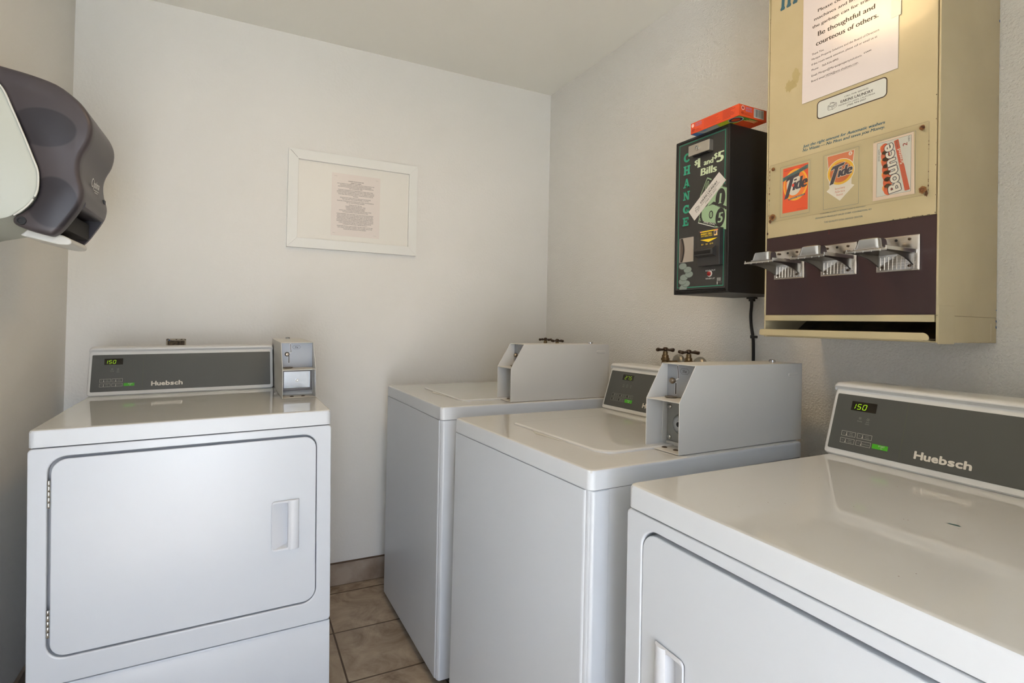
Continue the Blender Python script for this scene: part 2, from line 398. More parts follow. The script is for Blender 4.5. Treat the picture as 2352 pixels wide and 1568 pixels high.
def coin_box(root, h, x0, x1, yb, mid, top, ytop, dryer=False):
    """steel coin meter case, open hood at the front"""
    yf, yp = .2635, (.3345 if not dryer else .345); e = .0022; zm, zt = h+mid, h+top
    bm = NB()
    side = [(yf, h+.0008), (yb, h+.0008), (yb, zt), (ytop, zt), (yf, zm)]
    prism(bm, side, 'yz', x0, x0+e); prism(bm, side, 'yz', x1-e, x1)
    bx(bm, x0+e, x1-e, yf, yp, h+.0008, h+.0028)                 # floor of the hood
    bx(bm, x0+e, x1-e, yf+.0006, yp, zm-.0022, zm)               # shelf
    bx(bm, x0+e, x1-e, ytop, yb, zt-.0022, zt)                   # roof of the hood
    bx(bm, x0+e, x1-e, yp, yb-.0002, h+.0010, zt-.0002)
    c = obj('coin_box', bm, coin_m, root, bevel=.0012, seg=2)
    # inner flange pieces
    for q_ in ((x0+e, x0+e+.0015, yp-.017, yp, h+.008, zm-.003), (x1-e-.0015, x1-e, yp-.017, yp, h+.008, zm-.003), (x0+e, x1-e, yp-.004, yp, h+.0028, h+.011)): obj('flange', one(bx, *q_), coin_m, c)
    dx = x0-.5317
    # upper plate
    obj('coin_plate', one(bx, x0+e, x1-e, yp-.0022, yp-.0002, zm+.001, zt-.003), coin_plate_m, c, bevel=.0006)
    ink = Ink((0, yp-.0022, h), (1, 0, 0), (0, 0, 1), (0, -1, 0))
    z = zt-h-.203
    ks = 1 if not dryer else .93
    def q(x, zz): return (x0+(x-.5317)*ks, (zz-.203)*ks+zt-h)
    w_ = C('etched_white', (214, 214, 212), .4)
    ink.line(q(.5662, .1985), q(.5690, .1655), .0044, w_, 0); ink.line(q(.5662, .1970), q(.5690, .1665), .0022, dark, 1)
    ink.line(q(.5690, .1665), q(.5610, .1620), .0030, w_, 0)
    ink.rect(q(.5588, 0)[0], q(.5640, 0)[0], q(0, .1270)[1], q(0, .1560)[1], w_, 0); ink.rect(q(.5598, 0)[0], q(.5632, 0)[0], q(0, .1275)[1], q(0, .1550)[1], dark, 1)
    hexa = [q(.5735, .1850), q(.5790, .1915), q(.5960, .1915), q(.6017, .1850), q(.5960, .1785), q(.5790, .1785)]
    ink.path(hexa+[hexa[0]], .0006, INK, 1); a = q(.5812, .1822); b = q(.5935, .1878); ink.t('25¢', a[0], b[0], a[1], b[1], INK, 1, bold=.02)
    ink.done('plate_marking', c)
    bm = NB(); k = q(.5548, .1600); lathe(bm, [(.0001, -.0125), (.0045, -.012), (.0072, -.0085), (.0076, -.005), (.006, -.001), (.006, 0), (.0001, 0)], (k[0], yp-.0022, h+k[1]), 'y', 20)
    obj('coin_knob', bm, worn, c)
    bm = NB(); k = q(.5584, .1235); lathe(bm, [(.0001, 0), (.0125, .0003), (.0150, .002), (.0150, .0035), (.0125, .0032), (.009, .0018), (.0001, .0018)], (k[0], yp-.0150, zm+.0002), 'z', 24)
    obj('coin_cup', bm, worn, c)
    if not dryer:   # round high-security lock on a square door
        obj('cash_door', one(bx, x0+e+.0022, x1-e-.0022, yp-.0028, yp-.0002, h+.012, zm-.010), mat('grey_cash_door', (150, 150, 144), .4, .3), c, bevel=.0006)
        cc = ((x0+x1)/2-.002, yp-.0028, h+.0575)
        obj('lock', one(lathe, [(.0001, -.011), (.0075, -.012), (.012, -.012), (.019, -.0095), (.0245, -.004), (.026, 0), (.0001, 0)], cc, 'y', 36), steel, c)
        obj('keyhole', one(lathe, [(.0001, -.0128), (.003, -.0128), (.0032, -.0118), (.0062, -.0118), (.0064, -.0105), (.0001, -.0105)], cc, 'y', 24), black_pl, c)
        for u in (x0+.0128, x1-.0128):
            for v in (h+.021, h+.096): bm = NB(); lathe(bm, [(.0001, -.0045), (.003, -.0042), (.0055, -.0025), (.0062, 0), (.0001, 0)], (u, yp-.0028, v), 'y', 20); obj('rivet', bm, steel, c)
    else:
        ring_o = rr(x0+.004, x1-.004, h+.018, zm-.003, .003, 3); ring_i = rr(x0+.0115, x1-.0115, h+.0265, zm-.0125, .001, 3)
        bm = NB(); ring(bm, ring_o, ring_i, 'xz', yp-.016, yp-.001); obj('cash_door_frame', bm, mat('dark_steel_frame', (96, 92, 88), .35, .8), c, bevel=.001)
        obj('cash_door', one(bx, x0+.0115, x1-.0115, yp-.011, yp-.002, h+.0265, zm-.0125), noise_bump(mat('galvanised_steel', (184, 192, 204), .16, 1), 60, .06, .001), c)
        cc = ((x0+x1)/2, yp-.011, h+.052)
        obj('lock', one(lathe, [(.0001, -.002), (.0022, -.0022), (.0024, -.001), (.0042, -.001), (.0046, -.0028), (.0058, -.0028), (.006, 0), (.0001, 0)], cc, 'y', 24), steel, c)
    for u in (x0+.033, x0+.068): bm = NB(); lathe(bm, [(.0001, .0024), (.004, .0022), (.0065, .0008), (.0068, 0), (.0001, 0)], (u, yf+.030, h+.0028), 'z', 18); obj('screw', bm, bronze, c)
    # key boss on the lid, stamped louvre on the near side
    obj('key_boss', one(lathe, [(.0001, 0), (.0085, 0), (.0085, .0055), (.007, .007), (.0001, .007)], ((x0+x1)/2, yb-.052, zt-.0002), 'z', 20), chrome, c)
    if not dryer:
        bm = NB(); zc = zt-.0300; y0, y1 = yb-.062, yb-.018
        loft(bm, [[(x1-.0005, a, b) for a, b in rr(y0, y1, zc-.006, zc+.006, .0055, 4)], [(x1+.0016, a, b) for a, b in rr(y0+.002, y1-.002, zc-.0035, zc+.0035, .0033, 4)]])
        obj('louvre', bm, coin_m, c)
    return c

def handle_scoop(door, x0, x1, z0, z1, mirror, wd):
    """recessed pull: sloping scoop next to a raised grip"""
    def X(x): return wd-x if mirror else x
    k = (x1-x0); a = x0+.0025; b = x0+k*.60; g = x1
    bm = NB()
    def fr(l): 
        return [(X(p[0]), p[1], p[2]) for p in l]
    # bezel
    o = rr(x0, b+.004, z0, z1, .004, 4, rs=(.008, .0005, .0005, .008)); i = rr(a, b, z0+.005, z1-.0055, .004, 4, rs=(.006, .005, .005, .006))
    A = [bm.verts.new((X(p), -.0005, q)) for p, q in o]; B = [bm.verts.new((X(p), -.0042, q)) for p, q in [(u*.985+.015*((x0+b)/2), v*.99+.01*((z0+z1)/2)) for u, v in o]]
    Cc = [bm.verts.new((X(p), -.0038, q)) for p, q in i]
    D = [bm.verts.new((X(p), -.002+.020*max(0, min(1, (p-a)/(b-a))), q if p < (a+b)/2 else q+(.006 if q < (z0+z1)/2 else -.006))) for p, q in i]
    n = len(o)
    for L1, L2 in ((A, B), (B, Cc), (Cc, D)):
        for j in range(n): bm.faces.new((L1[j], L1[(j+1) % n], L2[(j+1) % n], L2[j]))
    bm.faces.new(D)
    h1 = obj('door_handle', bm, white_pl, door)
    bm = NB(); loops = []
    for s, zz in ((.9, z0), (1, z0+.002), (1, z0+.006), (1, z1-.006), (1, z1-.002), (.9, z1)):
        pr = [(b-.001, 0), (b-.0005, -.0040), (b+.004, -.0078), (b+.010, -.0095), (g-.010, -.0092), (g-.004, -.0068), (g-.0005, -.0030), (g, 0)]
        loops.append([(X(p), q*s, zz) for p, q in pr])
    loft(bm, loops); obj('grip', bm, white_pl, h1)

def cabinet(root, w, d, h, lip):
    z = h-lip
    bm = NB(); 
    pts = rr(0, w, 0, d, .02, 5, rs=(.013, .013, .004, .004)) if False else rr(0, w, 0, d, .014, 5)
    loft(bm, [[(a, b, z+.0012) for a, b in pts], [(a, b, z+.003) for a, b in pts], [(a, b, h-.007) for a, b in pts],
              [(w/2+(a-w/2)*(1-.004/w), d/2+(b-d/2)*(1-.004/d), h-.0022) for a, b in pts],
              [(w/2+(a-w/2)*(1-.014/w), d/2+(b-d/2)*(1-.014/d), h) for a, b in pts]])
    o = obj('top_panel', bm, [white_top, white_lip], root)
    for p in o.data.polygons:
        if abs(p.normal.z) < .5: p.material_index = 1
    return o

def dryer(loc, rot, w, d, h, lip, seam, label, mirror=False, cx=0.0, cbox=True):
    root = thing('dryer', label, 'dryer', loc, rot)
    cabinet(root, w, d, h, lip); z = h-lip
    obj('cabinet', one(bx, .0015, w-.0015, .020, d-.002, .012, z-.001), white, root, bevel=.004)
    def X(x): return w-x if mirror else x
    door_x0, door_x1, dz0, dz1 = (.0435, .6415, .3755, .8430)
    if mirror: rx0, rx1 = w-door_x1-.0022, w-door_x0+.0065
    else: rx0, rx1 = door_x0-.0065, door_x1+.0022
    bm = NB(); ring(bm, rr(0, w, seam+.0015, z-.0015, .010, 6), rr(rx0, rx1, dz0-.0045, dz1+.0068, .038, 6), 'xz', 0, .022)
    obj('front_panel', bm, white, root, bevel=.004, seg=4)
    obj('bulkhead', one(bx, .02, w-.02, .0185, .021, seam+.03, z-.02), mat('bulkhead_grey', (150, 152, 155), .5), root)
    bm = NB(); prism(bm, [(.010, .012), (.0035, .030), (.0035, seam-.018), (.0055, seam-.011), (.0055, seam-.0025), (.022, seam-.0025), (.022, .012)], 'yz', 0, w)
    obj('lower_panel', bm, white, root, bevel=.003)
    ax0, ax1 = (w-door_x1, w-door_x0) if mirror else (door_x0, door_x1)
    hx0, hx1, hz0, hz1 = (.5250, .5965, .5340, .6715)
    if mirror: hx0, hx1 = .5405, .6035
    k0, k1 = (w-hx1+.003, w-hx0-.003) if mirror else (hx0+.003, hx1-.003)
    bm = NB(); ring(bm, rr(ax0, ax1, dz0, dz1, .032, 6), rr(k0, k1, hz0+.004, hz1-.004, .004, 6), 'xz', .0015, .018)
    dr = obj('door', bm, white, root, bevel=.0025, seg=3)
    handle_scoop(dr, hx0, hx1, hz0, hz1, mirror, w)
    for zz in (.729, .4245):
        bm = NB(); xx = X(.0402)
        for k in range(5): lathe(bm, [(.0001, .0006), (.0036, .0006), (.0040, .0012), (.0040, .0124), (.0036, .0130), (.0001, .0130)], (xx, .0015, zz+.0132*k), 'z', 14)
        obj('hinge', bm, steel, dr)
    for x in (.05, w-.05):
        for y in (.06, d-.06): bm = NB(); lathe(bm, [(.0001, -.009), (.018, -.009), (.018, -.004), (.008, -.002), (.008, .014), (.0001, .014)], (x, y, 0), 'z', 16); obj('foot', bm, black_rub, root)
    console(root, h, cx, cx+.568, 'dryer')
    if cbox: coin_box(root, h, .5720, .6780, .703, .0945, .1810, .326, True)
    return root

def washer(loc, rot, w, d, h, lip, label, yb):
    root = thing('washing_machine', label, 'washing machine', loc, rot)
    cabinet(root, w, d, h, lip); z = h-lip
    # body: side skins with rounded front posts and a front panel between them
    bm = NB(); prism(bm, rr(.0015, w-.0015, .0035, d-.002, .014, 6), 'xy', .030, z-.0005); obj('cabinet', bm, white, root)
    bm = NB()
    prism(bm, rr(.0005, w-.016, .0005, .024, .010, 6, rs=(.010, .009, .001, .001)), 'xy', .030, z-.0018)
    obj('front_panel', bm, white, root)
    bm = NB(); prism(bm, rr(w-.0145, w-.0003, .006, .05, .008, 6, rs=(.002, .008, .001, .001)), 'xy', .030, z-.0018); obj('corner_post', bm, white, root)
    # lid
    x0, x1, y0, y1 = .158, .560, .112, .460
    lp = rr(x0, x1, y0, y1, .02, 7, rs=(.010, .045, .030, .030))
    def sc(pts, k): 
        cx, cy = (x0+x1)/2, (y0+y1)/2; return [(cx+(a-cx)*(1-k/(x1-x0)), cy+(b-cy)*(1-k/(y1-y0))) for a, b in pts]
    bm = NB(); loft(bm, [[(a, b, h-.001) for a, b in lp], [(a, b, h+.003) for a, b in lp], [(a, b, h+.0052) for a, b in sc(lp, .004)], [(a, b, h+.0062) for a, b in sc(lp, .010)], [(a, b, h+.0054) for a, b in sc(lp, .022)]])
    l = obj('lid', bm, white_top, root)
    bm = NB(); prism(bm, [(.262, y0+.001), (.300, y0-.016), (.392, y0-.007), (.420, y0+.001)], 'xy', h-.0002, h+.0012)
    obj('finger_notch', bm, mat('notch_plastic', (184, 184, 178), .4), root, bevel=.001)
    for x in (.05, w-.05):
        for y in (.06, d-.06): bm = NB(); lathe(bm, [(.0001, 0), (.018, 0), (.018, .006), (.008, .008), (.008, .034), (.0001, .034)], (x, y, 0), 'z', 16); obj('foot', bm, black_rub, root)
    obj('base_pan', one(bx, .012, w-.012, .02, d-.01, .020, .031), black_pl, root)
    console(root, h, .003, .528, 'washer')
    coin_box(root, h, .5320, .6355, yb, .1195, .2035, .3150)
    return root

R90 = -PI/2
D1 = dryer((-1.9145, -.8904, .0093), (0, -.0168, .0193), .6833, .711, .9156, .0429, .3087,
      'white coin-operated dryer against the back wall below the towel dispenser, whole door visible')
E1 = dryer((-.8444, -1.7008, -.0009), (.0062, .0042, R90-.0004), .683, .711, .9149, .0425, .3087,
      'white dryer in the near right corner cut by the frame, under the vending machine', mirror=True, cx=-.009, cbox=False)
washer((-.9074, -.1907, .0008), (.001, -.0058, R90+.0205), .6519, .711, .9144, .044,
       'white top-loading washer nearest the corner, control panel hidden behind its coin box', .6965)
washer((-.8974, -.954, -.0094), (-.0066, -.0045, R90+.0576), .6504, .7127, .9143, .0421,
       'white top-loading washer showing 275 on its display, between rear washer and near dryer', .7280)
# small ink scuffs on the near dryer's top
ink = Ink((0, 0, .9149), (1, 0, 0), (0, 1, 0), (0, 0, 1), base=.0003)
teal = C('teal_smear', (120, 140, 132), .3); 
ink.blob(.352, .318, .006, C('teal_mark', (58, 104, 108), .3), 0, sx=1.5, sy=.6)
for k in range(26): ink.blob(random.uniform(.05, .5), random.uniform(.02, .5), random.uniform(.0005, .0011), C('brown_speck', (110, 90, 70), .5), 0, n=7)
ink.done('scuff_marks', E1)

# ------------------------------------------------------------ bulletin frame + notice
fr = thing('bulletin_frame', 'white wooden frame around a pale board on the back wall', 'frame', (-1.031, 0, 1.507))
x0, x1, z1, fw = -.289, .289, .427, .0415
bm = NB()
for quad in (((x0, 0), (x1, 0), (x1-fw, fw), (x0+fw, fw)), ((x0, z1), (x0+fw, z1-fw), (x1-fw, z1-fw), (x1, z1)), ((x0, 0), (x0+fw, fw), (x0+fw, z1-fw), (x0, z1)), ((x1, 0), (x1, z1), (x1-fw, z1-fw), (x1-fw, fw))):
    c = (sum(p[0] for p in quad)/4, sum(p[1] for p in quad)/4)
    prism(bm, [(p[0]+(c[0]-p[0])*.0002, p[1]+(c[1]-p[1])*.0004) for p in quad], 'xz', -.0195, 0)
obj('frame_moulding', bm, mat('white_painted_wood', (230, 230, 224), .45), fr, bevel=.0005)
obj('backing_board', one(bx, x0+fw-.001, x1-fw+.001, -.0075, -.0005, fw-.001, z1-fw+.001), mat('cream_board', (229, 226, 217), .4), fr)
ink = Ink((0, -.0195, 0), (1, 0, 0), (0, 0, 1), (0, -1, 0))
ink.line((x0+.008, z1-.007), (x0+.038, z1-.038), .0009, INK); ink.done('mitre_gap', fr)
nt = thing('notice_sheet', 'printed sheet of laundry room rules inside the white frame', 'notice', (-1.1365, -.0078, 1.574))
obj('sheet', one(bx, 0, .218, -.0006, 0, 0, .281), paper, nt, smooth=False)
ink = Ink((0, -.0006, 0), (1, 0, 0), (0, 0, 1), (0, -1, 0), base=.0002)
for a, b in ((.011, .268), (.196, .268), (.008, .012), (.190, .012)): ink.line((a, b), (a+.012, b-.0008), .0007, C('staple', (150, 146, 138), .4))
LN = [(.252, 'LAUNDRY ROOM HOURS ARE', .070), (.2445, '8:00AM TO 10:00PM', .046), (.238, 'ANY LAUNDRY IN MACHINES AT 10:00PM WILL BE LOCKED UP UNTIL THE', .166), (.2315, 'FOLLOWING MORNING. MOUNTAIN SHADOWS HOMEOWNERS', .140), (.225, 'ASSOCIATION AND/OR THE MANAGEMENT ARE NOT RESPONSIBLE FOR', .160), (.2185, 'LOST OR DAMAGED ITEMS.', .060),
 (.2100, 'PLEASE BE CONSIDERATE OF OTHER RESIDENTS WHEN USING THESE', .156), (.2035, 'LAUNDRY ROOMS AND MACHINES. IF YOU MAKE A MESS, PLEASE CLEAN', .167), (.197, 'IT UP. IF YOU NEED CLEANER OR A BROOM, ETC. IN ORDER TO CLEAN UP', .166), (.1905, 'YOUR MESS, AND YOU DON\'T HAVE IT, PLEASE ASK AND IT WILL BE', .156), (.184, 'PROVIDED.', .024),
 (.1755, 'PLEASE DO NOT OVER LOAD OR OVER SOAP THE MACHINES.', .138), (.169, 'THEY WILL NOT WASH OR DRY PROPERLY IF YOU DO.', .120), (.1605, 'PLEASE BE CONSIDERATE OF OTHERS BY NOT USING THE MACHINES IN', .164), (.154, 'ANY OF THE FOLLOWING MANNERS:', .082),
 (.1440, 'PLEASE DO NOT USE FOR:', .058), (.1375, 'WASHING AND/OR DRYING PET ITEMS', .090), (.131, 'WASHING AND/OR DRYING SKI BOOTS', .088), (.1245, 'WASHING AND/OR DRYING RUBBER', .084), (.118, 'DRYING DIRTY CLOTHING OR CAMPING GEAR OR CAR COVERS', .144), (.1115, 'COLORING (DYEING) OR SETTING COLOR IN ITEMS', .114),
 (.1020, 'PLEASE REMEMBER THAT ANYTHING "YOU" DO COULD RUIN SOMEONE', .164), (.0955, 'ELSE\'S CLOTHING, SUCH AS PUTTING BLEACH IN AT THE WRONG TIME.', .160), (.089, 'SEVERAL PEOPLE HAVE COMMENTED THAT THEIR CLOTHES OR SHEETS', .164), (.0825, 'WERE BLEACHED. OTHERS HAVE BEEN RUINED BY COLORING AGENTS', .162), (.076, 'OR INK FROM A PEN. STILL OTHERS HAVE FOUND DRYERS FULL OF PET', .166), (.0695, 'HAIR FROM SOMEONE DRYING DIRTY HORSE AND BLANKETS. SO PLEASE', .165), (.063, 'CHECK YOUR LAUNDRY BEFORE YOU WASH IT, AND PLEASE BE', .146), (.0565, 'CONSIDERATE AND WASH IT BEFORE DRYING IT.', .110),
 (.0470, 'PLEASE KEEP UP WITH YOUR LAUNDRY. DO NOT START IT IF YOU ARE', .160), (.0405, 'NOT GOING TO BE HERE TO MOVE IT. ANY LAUNDRY LEFT IN THE', .154), (.034, 'ROOMS WILL BE DONATED TO THE LAUNDRY.', .102)]
for i, (z, s, w) in enumerate(LN):
    ink.t(s, .1065-w/2, .1065+w/2, z-.004, z, C('notice_grey', (74, 66, 64), .5), bold=.02 if i < 2 else .006)
ink.done('printed_text', nt)

# outlet box hole behind the dryer
ob_ = thing('outlet_box', 'dirty open outlet box in the wall just above the left dryer console', 'outlet', (-1.72, 0, 1.040))
bm = NB(); ring(bm, rr(-.034, .034, 0, .066, .003, 3), rr(-.029, .029, .004, .058, .002, 3), 'xz', -.004, 0); obj('box_rim', bm, mat('dirty_cream', (168, 158, 138), .6), ob_, bevel=.001)
obj('receptacle', one(bx, -.029, .029, -.0015, 0, .004, .058), noise_bump(mat('grimy_brown', (72, 60, 44), .7), 200, .5, .002, vary=((40, 34, 26), (110, 96, 74)), vscale=90), ob_)
ink = Ink((0, -.004, 0), (1, 0, 0), (0, 0, 1), (0, -1, 0))
for k in range(16): ink.blob(random.uniform(-.033, .033), random.choice([.0625, .0585, .064]), random.uniform(.0008, .0022), C('grime', (46, 38, 30), .7), n=7)
ink.blob(-.024, .0605, .003, C('blue_paint', (40, 84, 128), .5), 1, n=9); ink.done('grime_specks', ob_)

# ------------------------------------------------------------ change machine
CM = thing('change_machine', 'black wall-mounted coin change machine left of the vending machine', 'change machine', (-.2618, -1.2075, 1.2973), (0, 0, R90))
mw, mh, md = .2041, .4757, .2598
obj('housing', one(bx, 0, mw, .0035, md, 0, mh), blackm, CM, bevel=.0025)
obj('door', one(bx, .0045, mw-.010, -.001, .0035, .013, mh-.007), mat('black_printed_panel', (50, 48, 45), .35), CM, bevel=.001)
bm = NB(); bx(bm, -.0015, .0035, -.0015, .03, 0, mh-.001); bx(bm, mw-.0085, mw+.0005, -.0022, .01, .004, mh-.002); bx(bm, 0, mw, -.002, .01, mh-.0065, mh+.0006); obj('door_edge', bm, blackm, CM, bevel=.0008)
bm = NB()
for k in range(9): lathe(bm, [(.0001, 0), (.0032, 0), (.0032, .0212), (.0001, .0212)], (.005+k*.0215, -.0012, .0072), 'x', 10)
obj('hinge', bm, mat('black_steel', (42, 41, 40), .3, .6), CM)
JG, LG = C('jade', (44, 150, 118), .4), C('pale_green', (196, 212, 176), .4)
BG = C('bill_green', (150, 178, 140), .45); OFFW = C('off_white', (214, 214, 206), .4); YEL = C('yellow', (240, 206, 30), .4); DK = C('machine_black', (44, 42, 40), .4)
ink = Ink((0, -.001, 0), (1, 0, 0), (0, 0, 1), (0, -1, 0), base=.0003)
ink.line((.0135, .0205), (.0135, .4640), .0020, JG); ink.line((.0125, .4635), (.1880, .4635), .0020, JG); ink.line((.1875, .4640), (.1875, .0205), .0020, JG); ink.line((.0125, .0207), (.1885, .0207), .0020, JG)
def slab(u0, u1, v, w=.0038): ink.rect(u0, u1, v, v+w, JG, 1)
cx0, cw, chh = .0308, .0270, .0275
for i, ch in enumerate('CHANGE'):
    z = [.4075, .3685, .3280, .2900, .2490, .2105][i]; a, b = cx0, cx0+cw; hh = [.0265, .0275, .0280, .0268, .0255, .0262][i]
    st = .0072; zt = z+hh
    if ch == 'H':
        for u in (a+.0025, b-.0025-st): ink.rect(u, u+st, z, zt, JG); slab(u-.0025, u+st+.0025, z); slab(u-.0025, u+st+.0025, zt-.0038)
        ink.rect(a+.004, b-.004, z+hh*.42, z+hh*.60, JG, 2)
    elif ch == 'A':
        m_ = (a+b)/2; ink.poly([(a+.002, z), (a+.0062, z), (m_+.001, zt), (m_-.003, zt)], JG); ink.poly([(b-.0095, z), (b-.002, z), (m_+.003, zt), (m_-.003, zt)], JG, 1)
        ink.rect(a+.007, b-.008, z+hh*.27, z+hh*.42, JG, 2); slab(a, a+.0095, z); slab(b-.0120, b, z)
    elif ch == 'N':
        for u, w_ in ((a+.003, .0045), (b-.0075, .0045)): ink.rect(u, u+w_, z, zt, JG)
        ink.poly([(a+.001, zt), (a+.0095, zt), (b-.003, z), (b-.0095, z)], JG, 1); slab(a, a+.0105, z); slab(a, a+.0085, zt-.0038); slab(b-.0105, b, zt-.0038)
    elif ch == 'E':
        ink.rect(a+.003, a+.003+st, z, zt, JG); slab(a, b-.003, z, .0045); slab(a, b-.003, zt-.0045, .0045); ink.rect(a+.008, b-.009, z+hh*.44, z+hh*.60, JG, 1)
        ink.rect(b-.0065, b-.003, z, z+.0095, JG, 2); ink.rect(b-.0065, b-.003, zt-.0085, zt, JG, 2); ink.rect(b-.0115, b-.009, z+hh*.33, z+hh*.70, JG, 2)
    else:
        ccx, ccz, ro, so, ri, si = (a+b)/2, z+hh/2, cw/2, hh/2+.0005, cw/2-.0078, hh/2-.0052
        n = 22; a0, a1 = (.22*PI, 1.80*PI) if ch == 'C' else (.22*PI, 2.0*PI)
        for k in range(n):
            t0, t1 = a0+(a1-a0)*k/n, a0+(a1-a0)*(k+1)/n
            ink.poly([(ccx+ro*math.cos(t0), ccz+so*math.sin(t0)), (ccx+ro*math.cos(t1), ccz+so*math.sin(t1)), (ccx+ri*math.cos(t1), ccz+si*math.sin(t1)), (ccx+ri*math.cos(t0), ccz+si*math.sin(t0))], JG)
        ink.rect(b-.0065, b-.0030, ccz+hh*.12, ccz+hh*.48, JG, 1)
        if ch == 'G': ink.rect(ccx-.0005, b+.001, ccz-.0045, ccz-.0005, JG, 2); ink.rect(b-.0075, b-.0012, z+.0015, ccz-.001, JG, 2)
kw = dict(bold=.05, shear=.15)
ink.t('$', .0745, .0865, .3893, .4035, LG, 1, bold=.035, shear=.1); ink.t('1', .0882, .0955, .3790, .4065, LG, 1, bold=.03); ink.rect(.0860, .0978, .3790, .3820, LG, 1)
ink.t('and', .1115, .1450, .3800, .3965, LG, 1, bold=.04)
ink.t('$', .1480, .1600, .3900, .4050, LG, 1, bold=.035, shear=.1); ink.t('5', .1595, .1815, .3765, .4055, LG, 1, bold=.055, shear=.12)
ink.t('Bills', .1000, .1575, .3515, .3725, LG, 1, bold=.05, shear=.05)
# fanned banknotes
ink.poly([(.0974, .2900), (.1248, .3416), (.1410, .3330), (.1200, .2900)], BG, 1); ink.poly([(.1005, .2905), (.1255, .3375), (.1400, .3290), (.1200, .2900)], DK, 2)
ink.ell(.1245, .3175, .0055, .0130, BG, 3, rot=-.4); ink.ell(.1245, .3175, .0038, .0105, DK, 4, rot=-.4); ink.line((.1225, .3110), (.1265, .3240), .0018, BG, 5)
ink.poly([(.1255, .2560), (.1500, .2980), (.1800, .3110), (.1953, .3000), (.1953, .2290)], BG, 1)
ink.poly([(.1280, .2555), (.1500, .2650), (.1953, .2430), (.1953, .2340), (.1300, .2545)], DK, 2); ink.text('ONE DOLLAR', (.1360, .2575), (.0530, -.0240), (.0022, .0040), BG, 3, bold=.02)
ink.ell(.1735, .2700, .0170, .0285, DK, 3, rot=-.12); ink.t('1', .1695, .1775, .2560, .2840, BG, 4, bold=.02, shear=.1); ink.rect(.1665, .1775, .2555, .2578, BG, 4)
ink.poly([(.1850, .3100), (.1953, .3000), (.1953, .2965), (.1800, .3040)], DK, 3); ink.text('UNITED', (.1800, .3005), (.0150, -.0050), (.001, .004), DK, 4, bold=.03)
ink.poly([(.0932, .2110), (.1000, .2460), (.1234, .2560), (.1500, .2560), (.1953, .2300), (.1953, .1780), (.1545, .1895)], BG, 4)
ink.poly([(.0960, .2130), (.1015, .2440), (.1060, .2450), (.1060, .2280), (.1110, .2150), (.1230, .2100), (.1550, .2020), (.1640, .1925), (.1545, .1920)], DK, 5)
ink.ell(.1740, .2150, .0165, .0275, DK, 5, rot=-.1); ink.t('5', .1665, .1830, .2010, .2290, BG, 6, bold=.035, shear=.15)
ink.ell(.1411, .2287, .0078, .0118, DK, 5); ink.ell(.1411, .2287, .0045, .0080, BG, 6); ink.line((.1400, .2240), (.1422, .2330), .0016, DK, 7)
ink.text('FIVE DOL', (.1150, .2080), (.0420, -.0130), (.001, .0050), OFFW, 7, bold=.03); ink.t('5', .0975, .1030, .2160, .2240, BG, 6, bold=.02)
ink.poly([(.0932, .2110), (.1545, .1895), (.1545, .1915), (.0935, .2133)], OFFW, 8)
# service sticker, set at an angle
A_, B_, C_, D_ = (.1681, .3467), (.1931, .3178), (.0792, .2208), (.0556, .2510)
ink.poly([D_, C_, B_, A_], C('sticker_silver', (206, 202, 196), .35), 9)
e1 = (Vector(A_)-Vector(D_)); L1 = e1.length; e1.normalize(); e2 = (Vector(D_)-Vector(C_)).normalized()
def st(txt, u, v, w, h, **k):
    p = Vector(C_)+e1*u+e2*v; ink.text(txt, tuple(p), tuple(e1*w), tuple(e2*h), INK, 10, **k)
st('CALL FOR SERVICE:', .060, .0285, .052, .0032); st('EAKINS LAUNDRY', .048, .0195, .080, .0066, bold=.03); st('MAMMOTH LAKES, CALIFORNIA', .044, .0135, .088, .0030); st('(760) 934-2937', .060, .0070, .052, .0038, bold=.02)
def washer_icon(ink, f, m, l):
    for pl_ in (((0, 0), (0, .5), (.5, .35), (.5, -.12), (0, 0)), ((.5, .35), (.95, .55), (.95, .1), (.5, -.12)), ((0, .5), (.45, .72), (.95, .55)), ((.25, .62), (.25, .82), (.7, .68), (.7, .6)), ((.6, .15), (.82, .24), (.82, .42), (.6, .32), (.6, .15)), ((.1, .1), (.1, .38), (.4, .3), (.4, .02))):
        ink.path([f(a, b) for a, b in pl_], .0007, m, l)
def fi(a, b): p = Vector(C_)+e1*(.020+a*.020)+e2*(.0125+b*.017); return tuple(p)
washer_icon(ink, fi, INK, 10)
# coin pictures, sold-out legend, maker's mark
for k, (u, v) in enumerate(((.0378, .0215), (.0494, .0330), (.0352, .0400), (.0403, .0520), (.0614, .0607), (.0557, .0750), (.0362, .0870))):
    ink.ell(u, v-.0012, .0158, .0098, C('coin_edge', (92, 100, 92), .45), 1+k*2, rot=.05) if k else None
    if k: ink.ell(u, v, .0156, .0093, C('coin_grey', (132, 144, 136), .45), 2+k*2)
    else: ink.poly([(.0222, .0150), (.0520, .0150), (.0535, .0230), (.0480, .0290), (.0300, .0290), (.0225, .0220)], C('coin_grey', (132, 144, 136), .45), 2)
ink.t('SOLD OUT', .1240, .1600, .0640, .0682, OFFW, 1, bold=.01); ink.t('WHEN LIT', .1245, .1585, .0405, .0447, OFFW, 1, bold=.01)
for k in range(4): ink.rect(.1660+k*.0036, .1684+k*.0036, .0340, .0435, C('logo_grey', (160, 160, 154), .4), 1)
ink.rect(.1660, .1684, .0240, .0325, OFFW, 1); ink.rect(.1700, .1840, .0295, .0310, C('logo_dim', (96, 96, 92), .4), 1)
ink.done('printed_front', CM)
kk = lambda s, d: 1.263+(s-1.263)*(1-d/1.229)
kz = lambda z, d: -.097+(z+.097)*(1-d/1.229)
